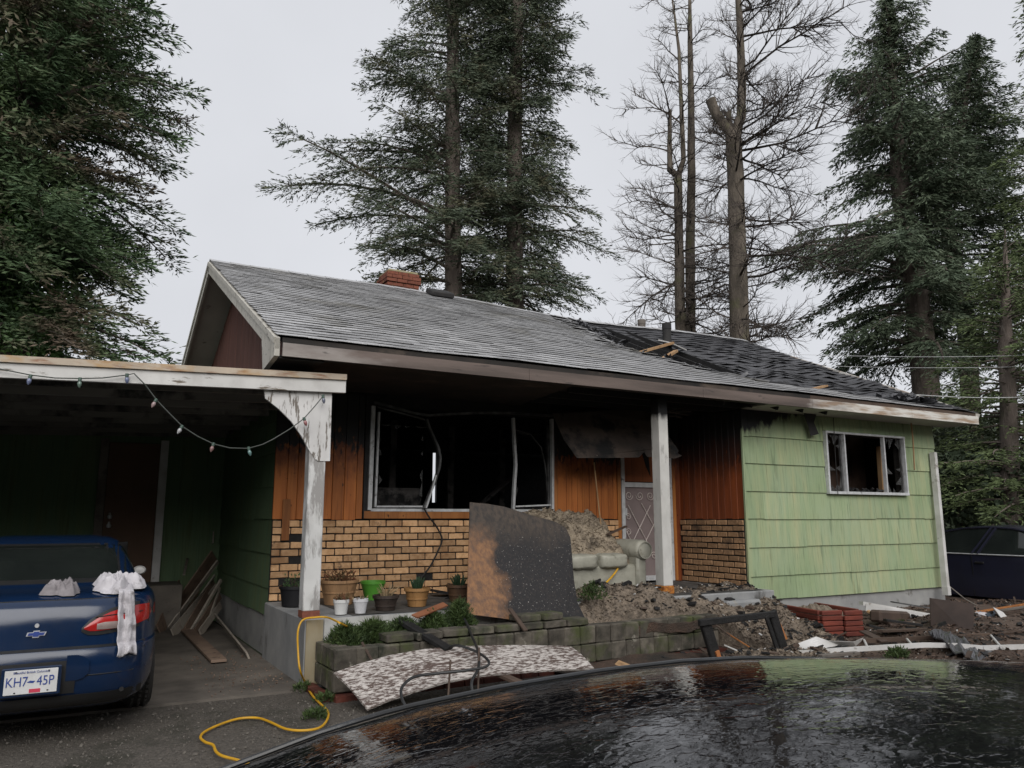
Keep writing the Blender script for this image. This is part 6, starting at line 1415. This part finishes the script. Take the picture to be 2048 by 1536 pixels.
# right hand pair, leaning trunks
a = tp(1852, 770, 26); b = tp(1826, 520, 26); c = tp(1800, 380, 26); d = tp(1775, 10, 26)
conifer('conifer', 'broad conifer with a pale leaning trunk behind the burnt end of the roof', [g(tp(1858, 1030, 26)), tuple(a), tuple(b), tuple(c), tuple(d)], [.5, .42, .36, .3, .03], 6.8, d.z+.3, lin((6.5, 4.6, 1.8), (9, 5.6, 2), (11, 5.2, 2.2), (13, 3.4, 2.6), (15, 2.9, 2.6), (18, 1.7, 1.8), (d.z+.3, .15, .15)), 250, MAT['needle_b'], 3, droop=.42, rise=.16, dens=20, blade=(.19, .042), down=.75, twl=.28, limb=.06, inner=7000, inner_z=6)
a = tp(1932, 640, 28); b = tp(1885, 400, 28); c = tp(1950, 80, 28)
conifer('conifer', 'slimmer dark conifer just right of the pale leaning trunk', [g(tp(1950, 1030, 28)), tuple(a), tuple(b), tuple(tp(1925, 240, 28)), tuple(c)], [.36, .3, .24, .14, .02], 7.5, c.z+.2, lin((7.5, 2.2, 3.2), (12, 2.2, 3.6), (15, 2.4, 3), (17, 1.6, 1.8), (c.z+.2, .15, .15)), 260, MAT['needle_b'], 4, droop=.36, rise=.12, dens=20, blade=(.19, .042), down=.6, twl=.28, inner=7000, inner_z=5)
a = tp(2010, 460, 20)
conifer('conifer', 'bushy lighter green conifer growing low behind the navy sedan', [g(tp(2015, 1030, 20)), tuple(tp(2012, 700, 20)), tuple(a)], [.26, .18, .02], 1.2, a.z+.2, lin((1.2, 2.4, 2.4), (3, 2.6, 2.6), (5, 2.1, 2.3), (7, 1.1, 1.4), (a.z+.2, .12, .12)), 170, MAT['needle_l'], 5, droop=.22, rise=.02, dens=22, blade=(.13, .034), down=.35, twl=.26)
a = tp(2075, -120, 24)
conifer('conifer', 'conifer cut by the right edge with warm tinged branch tips', [g(tp(2090, 1030, 24)), tuple(tp(2085, 500, 24)), tuple(a)], [.36, .26, .03], 5, a.z, lin((5, 2.4, 2.4), (12, 2.0, 2), (16, 1.2, 1.2), (a.z, .2, .2)), 140, MAT['needle_l'], 6, droop=.36, rise=.1, dens=18, blade=(.17, .038), down=.5)
# dark undergrowth behind the navy car
for i, (u, D, h, r) in enumerate(((1905, 21, 3.2, 1.5), (1965, 22, 2.7, 1.6), (2040, 20.5, 2.9, 1.6), (1890, 24, 5.2, 1.7), (1945, 25, 4.6, 1.8), (2060, 23, 4.6, 2.0))):
    p = tp(u, 1030, D); n = 5200; th = RNG.uniform(0, 6.283, n); zz = RNG.random(n)**.8; rr_ = r*np.sqrt(RNG.random(n))*(1.05-.55*zz)*(1+.25*np.sin(th*3+i)+.15*np.sin(7*zz+th*2))
    base = np.stack([p.x+np.cos(th)*rr_, p.y+np.sin(th)*rr_, zz*h], 1); d_ = np.stack([np.cos(th), np.sin(th), np.full(n, .2)], 1)+RNG.normal(0, .6, (n, 3))
    t = thing('shrub', ['dark broadleaf shrub nearest the downspout corner', 'low dark shrub rising behind the roof of the navy sedan', 'dark shrub behind the windscreen of the navy sedan', 'tall dark shrub just beyond the downspout', 'tall loose shrub in front of the far tree trunks', 'tall shrub at the right edge behind the sedan'][i], 'shrub', (p.x, p.y, 0), 'dark undergrowth beyond the sedan')
    vs, q = blades(base, d_, RNG.uniform(.1, .24, n), RNG.uniform(.03, .07, n)); put('foliage', np_mesh('foliage', vs, q, MAT['needle'] if i % 2 else MAT['ivy'] if i == 3 else MAT['needle_b']), t)
    m = MB()
    for k in range(6): m.tube([(p.x, p.y, -.05), (p.x+random.uniform(-.5, .5)*r, p.y+random.uniform(-.5, .5)*r, h*.7)], [.04, .012], 5)
    m.build('stem', MAT['bark'], t)
# ivy grown spruce on the left
D0 = 16.5; a = tp(18, 700, D0); b = tp(30, 300, D0)
lt = conifer('spruce', 'huge browning spruce with an ivy grown trunk behind the carport', [g(a), tuple(a), tuple(b), (b.x, b.y, 14), (b.x, b.y, 21)], [.45, .42, .36, .25, .05], 5.2, 21, lin((5.0, 2.6, 3.7), (6.4, 3.4, 3.8), (8, 3.6, 3.9), (9.6, 3.7, 4.1), (11, 3.6, 3.8), (12.5, 3.4, 3.6), (14, 3.2, 3.3), (18, 2, 2), (21, .4, .4)), 420, MAT['needle_brown'], 9, droop=.3, rise=.1, dens=26, blade=(.15, .036), down=.25, twl=.3, limb=.05, group=None)
n = 26000; zz = RNG.uniform(2.4, 8.5, n); th = RNG.uniform(0, 6.283, n); rr_ = (1.75-.12*(zz-2.4)+.25*np.sin(zz*2.1+th)+.2*np.sin(th*3+zz))*np.sqrt(RNG.uniform(.25, 1, n))
base = np.stack([a.x-.1+np.cos(th)*rr_, a.y+np.sin(th)*rr_, zz], 1); d_ = np.stack([np.cos(th), np.sin(th), np.full(n, -.5)], 1)+RNG.normal(0, .5, (n, 3))
vs, q = blades(base, d_, RNG.uniform(.07, .13, n), RNG.uniform(.03, .05, n)); put('ivy', np_mesh('ivy', vs, q, MAT['ivy']), lt, label='bright ivy wrapped round the lower trunk')
# inner foliage so that the crown reads dense on its left half
n = 30000; zz = RNG.uniform(6.0, 15, n); th = RNG.uniform(0, 6.283, n); rr_ = 2.3*np.sqrt(RNG.random(n))*(1+.2*np.sin(zz*3.1+th*2))*(1-.02*(zz-6))
base = np.stack([b.x-.7+np.cos(th)*rr_, b.y+np.sin(th)*rr_, zz], 1); d_ = np.stack([np.cos(th)*.7, np.sin(th)*.7, np.full(n, -.1)], 1)+RNG.normal(0, .5, (n, 3))
vs, q = blades(base, d_, RNG.uniform(.13, .26, n), RNG.uniform(.02, .04, n)); put('inner_foliage', np_mesh('inner_foliage', vs, q, MAT['needle_brown']), lt)

# bare, partly dead trees
def bare_tree(name, label, stems, seed, nb, z0, reach, group='bare topped trees behind the burnt roof', arch=.25, twig=1.0):
    """stems: list of (path, radii); twigs drawn as thin three sided tubes"""
    rg = random.Random(seed); root = thing(name, label, 'tree', stems[0][0][0], group)
    for k, (path, rs) in enumerate(stems):
        m = MB(); trunk_mesh(m, path, rs, 12, seed+k); m.build('trunk' if k == 0 else 'stem', MAT['bark_moss'], root, smooth=True)
    TW = MB(); segs = []
    def branch(o, d, L, r, lev):
        n = 5 if lev == 0 else 4 if lev == 1 else 3; pts = [o]; dd = d.copy(); p = o.copy(); side = V(rg.uniform(-1, 1), rg.uniform(-1, 1), 0)*.12
        for k in range(n):
            dd = (dd+V(0, 0, arch*(.1 if lev == 0 else .2))+side*.6+V(rg.gauss(0, .16), rg.gauss(0, .16), rg.gauss(0, .14))).normalized(); p = p+dd*L/n; pts.append(p.copy())
        TW.tube([tuple(q) for q in pts], [r*(1-.8*k/n) for k in range(n+1)], 3, False)
        if lev < 2:
            kids = int((11 if lev == 0 else 6)*twig*max(.5, min(1.6, L)))
            for k in range(kids):
                t = rg.uniform(.2, 1)**.8*n; i = min(n-1, int(t)); q = pts[i].lerp(pts[i+1], t-i); ax = (pts[i+1]-pts[i]).normalized()
                s = V(rg.gauss(0, 1), rg.gauss(0, 1), rg.gauss(.1, .6)); s = (s-ax*s.dot(ax)).normalized()
                branch(q, (ax*.75+s*.7).normalized(), L*rg.uniform(.25, .46), max(.0045, r*.4), lev+1)
    for k, (path, rs) in enumerate(stems):
        tab = [(p[2], p[0], p[1]) for p in path]; zt = path[-1][2]; num = nb if isinstance(nb, int) else nb[k]
        for i in range(num):
            z = z0[k]+(zt-z0[k])*rg.random(); xy = interp(tab, z); az = rg.uniform(0, 6.283); side = math.cos(az)*TL.x+math.sin(az)*TL.y
            l, r = reach(z); L = ((l+r)/2+(r-l)/2*side)*rg.uniform(.5, 1.15)
            if L < .15: continue
            branch(V(xy[0], xy[1], z), V(math.cos(az), math.sin(az), rg.uniform(-.25, .2) if z < 12 else rg.uniform(.0, .5)), L, .012+.012*L, 0)
    TW.build('branches', MAT['twig'], root, kind='stuff')
    return root
D1 = 24
def path_px(pts, D): return [tuple(tp(u, v, D)) for u, v in pts]
s1 = [g(tp(1360, 1030, D1))]+path_px([(1361, 668), (1358, 500), (1356, 350)], D1)
bare_tree('bare_tree', 'slender forked dead tree beside the vent pipe, left of the bare pair', [(s1, [.2, .17, .15, .13]), (path_px([(1356, 352), (1340, 340), (1339, 290), (1340, 220)], D1), [.1, .1, .08, .06]), (path_px([(1356, 352), (1367, 320), (1362, 200), (1358, 100), (1345, 0), (1340, -60)], D1), [.1, .08, .07, .055, .03, .01])], 31, [46, 12, 40], [6.2, 11.5, 11.2], lin((6, 3.0, 2.2), (9, 2.4, 2.0), (12, 2, 1.2), (16, 1.9, .9), (20, 1, .8)))
s2 = [g(tp(1383, 1030, D1+.6))]+path_px([(1381, 668), (1380, 500), (1383, 350), (1382, 200), (1380, 60), (1379, -80)], D1+.6)
bare_tree('bare_tree', 'straight slender bare tree touching the forked dead tree', [(s2, [.21, .17, .16, .14, .11, .08, .03])], 32, 60, [6.2], lin((6, 1.6, 2.2), (10, 1.5, 2.0), (14, 1.2, 1.4), (20, .9, .9)))
D2 = 22
s3 = [g(tp(1482, 1030, D2))]+path_px([(1479, 680), (1475, 500), (1471, 350), (1466, 262)], D2)
bare_tree('bare_tree', 'thick trunked bare tree with a sawn off stub at its fork', [(s3, [.32, .28, .26, .25, .24]), (path_px([(1464, 268), (1448, 250), (1432, 228), (1421, 200)], D2), [.16, .15, .15, .16]), (path_px([(1468, 268), (1482, 235), (1484, 170), (1480, 60), (1474, -60)], D2), [.15, .15, .13, .11, .08]), (path_px([(1462, 255), (1457, 235), (1458, 224)], D2), [.07, .08, .085])], 33, [60, 3, 60, 0], [6.0, 12.3, 12.0, 12.2], lin((6, 1.8, 2.6), (9, 1.8, 2.8), (12, 1.4, 3.2), (14, .8, 3.6), (17, .8, 2.8), (19, .9, 2)), twig=1.15)

# unseen trees added behind the viewer to give the car paint reflections
for i, (x, y, h) in enumerate(((-22, -16, 9), (-14, -19, 11), (-6, -21, 8), (1, -20, 10), (9, -21, 12), (17, -18, 9), (25, -15, 10), (-28, -8, 10), (31, -8, 11))):
    t = thing('reflection_tree', 'broad unseen tree added across the street for the car reflections', 'tree', (x, y, 0), 'trees added for reflections')
    m = MB(); m.tube([(x, y, -.3), (x+.1, y, h*.4), (x, y, h*.8)], [.3, .22, .08], 8); m.build('trunk', MAT['bark'], t, smooth=True)
    n = 2600; d3 = RNG.normal(size=(n, 3)); d3 /= np.linalg.norm(d3, axis=1, keepdims=True); rr_ = RNG.random(n)[:, None]**.4*(1+.25*np.sin(d3[:, :1]*5+i)+.2*np.sin(d3[:, 2:]*7))
    vs, q = blades(np.array([x, y, h*.55])+d3*rr_*np.array([4.2, 3.4, h*.45]), d3+RNG.normal(0, .7, (n, 3)), RNG.uniform(.5, 1.0, n), RNG.uniform(.2, .4, n)); put('crown', np_mesh('crown', vs, q, MAT['needle']), t)

# overhead wires beyond the right hand end of the roof
for i, (v0, v1, lab, r) in enumerate(((780, 776, 'bright service wire crossing the trees beyond the roof end', .009), (706, 707, 'thin upper wire crossing in front of the leaning conifer', .005), (727, 730, 'thin lower wire crossing in front of the leaning conifer', .0045))):
    a_ = tp(1560 if i else 1740, v0+2, 19); b_ = tp(2300, v1-8, 19); m = MB(); m.tube([a_.lerp(b_, k/16)-V(0, 0, .25*math.sin(math.pi*k/16)*(1 if i == 0 else .5)) for k in range(17)], r, 5); m.build('overhead_wire', MAT['alu'], smooth=True, label=lab, cat='wire')
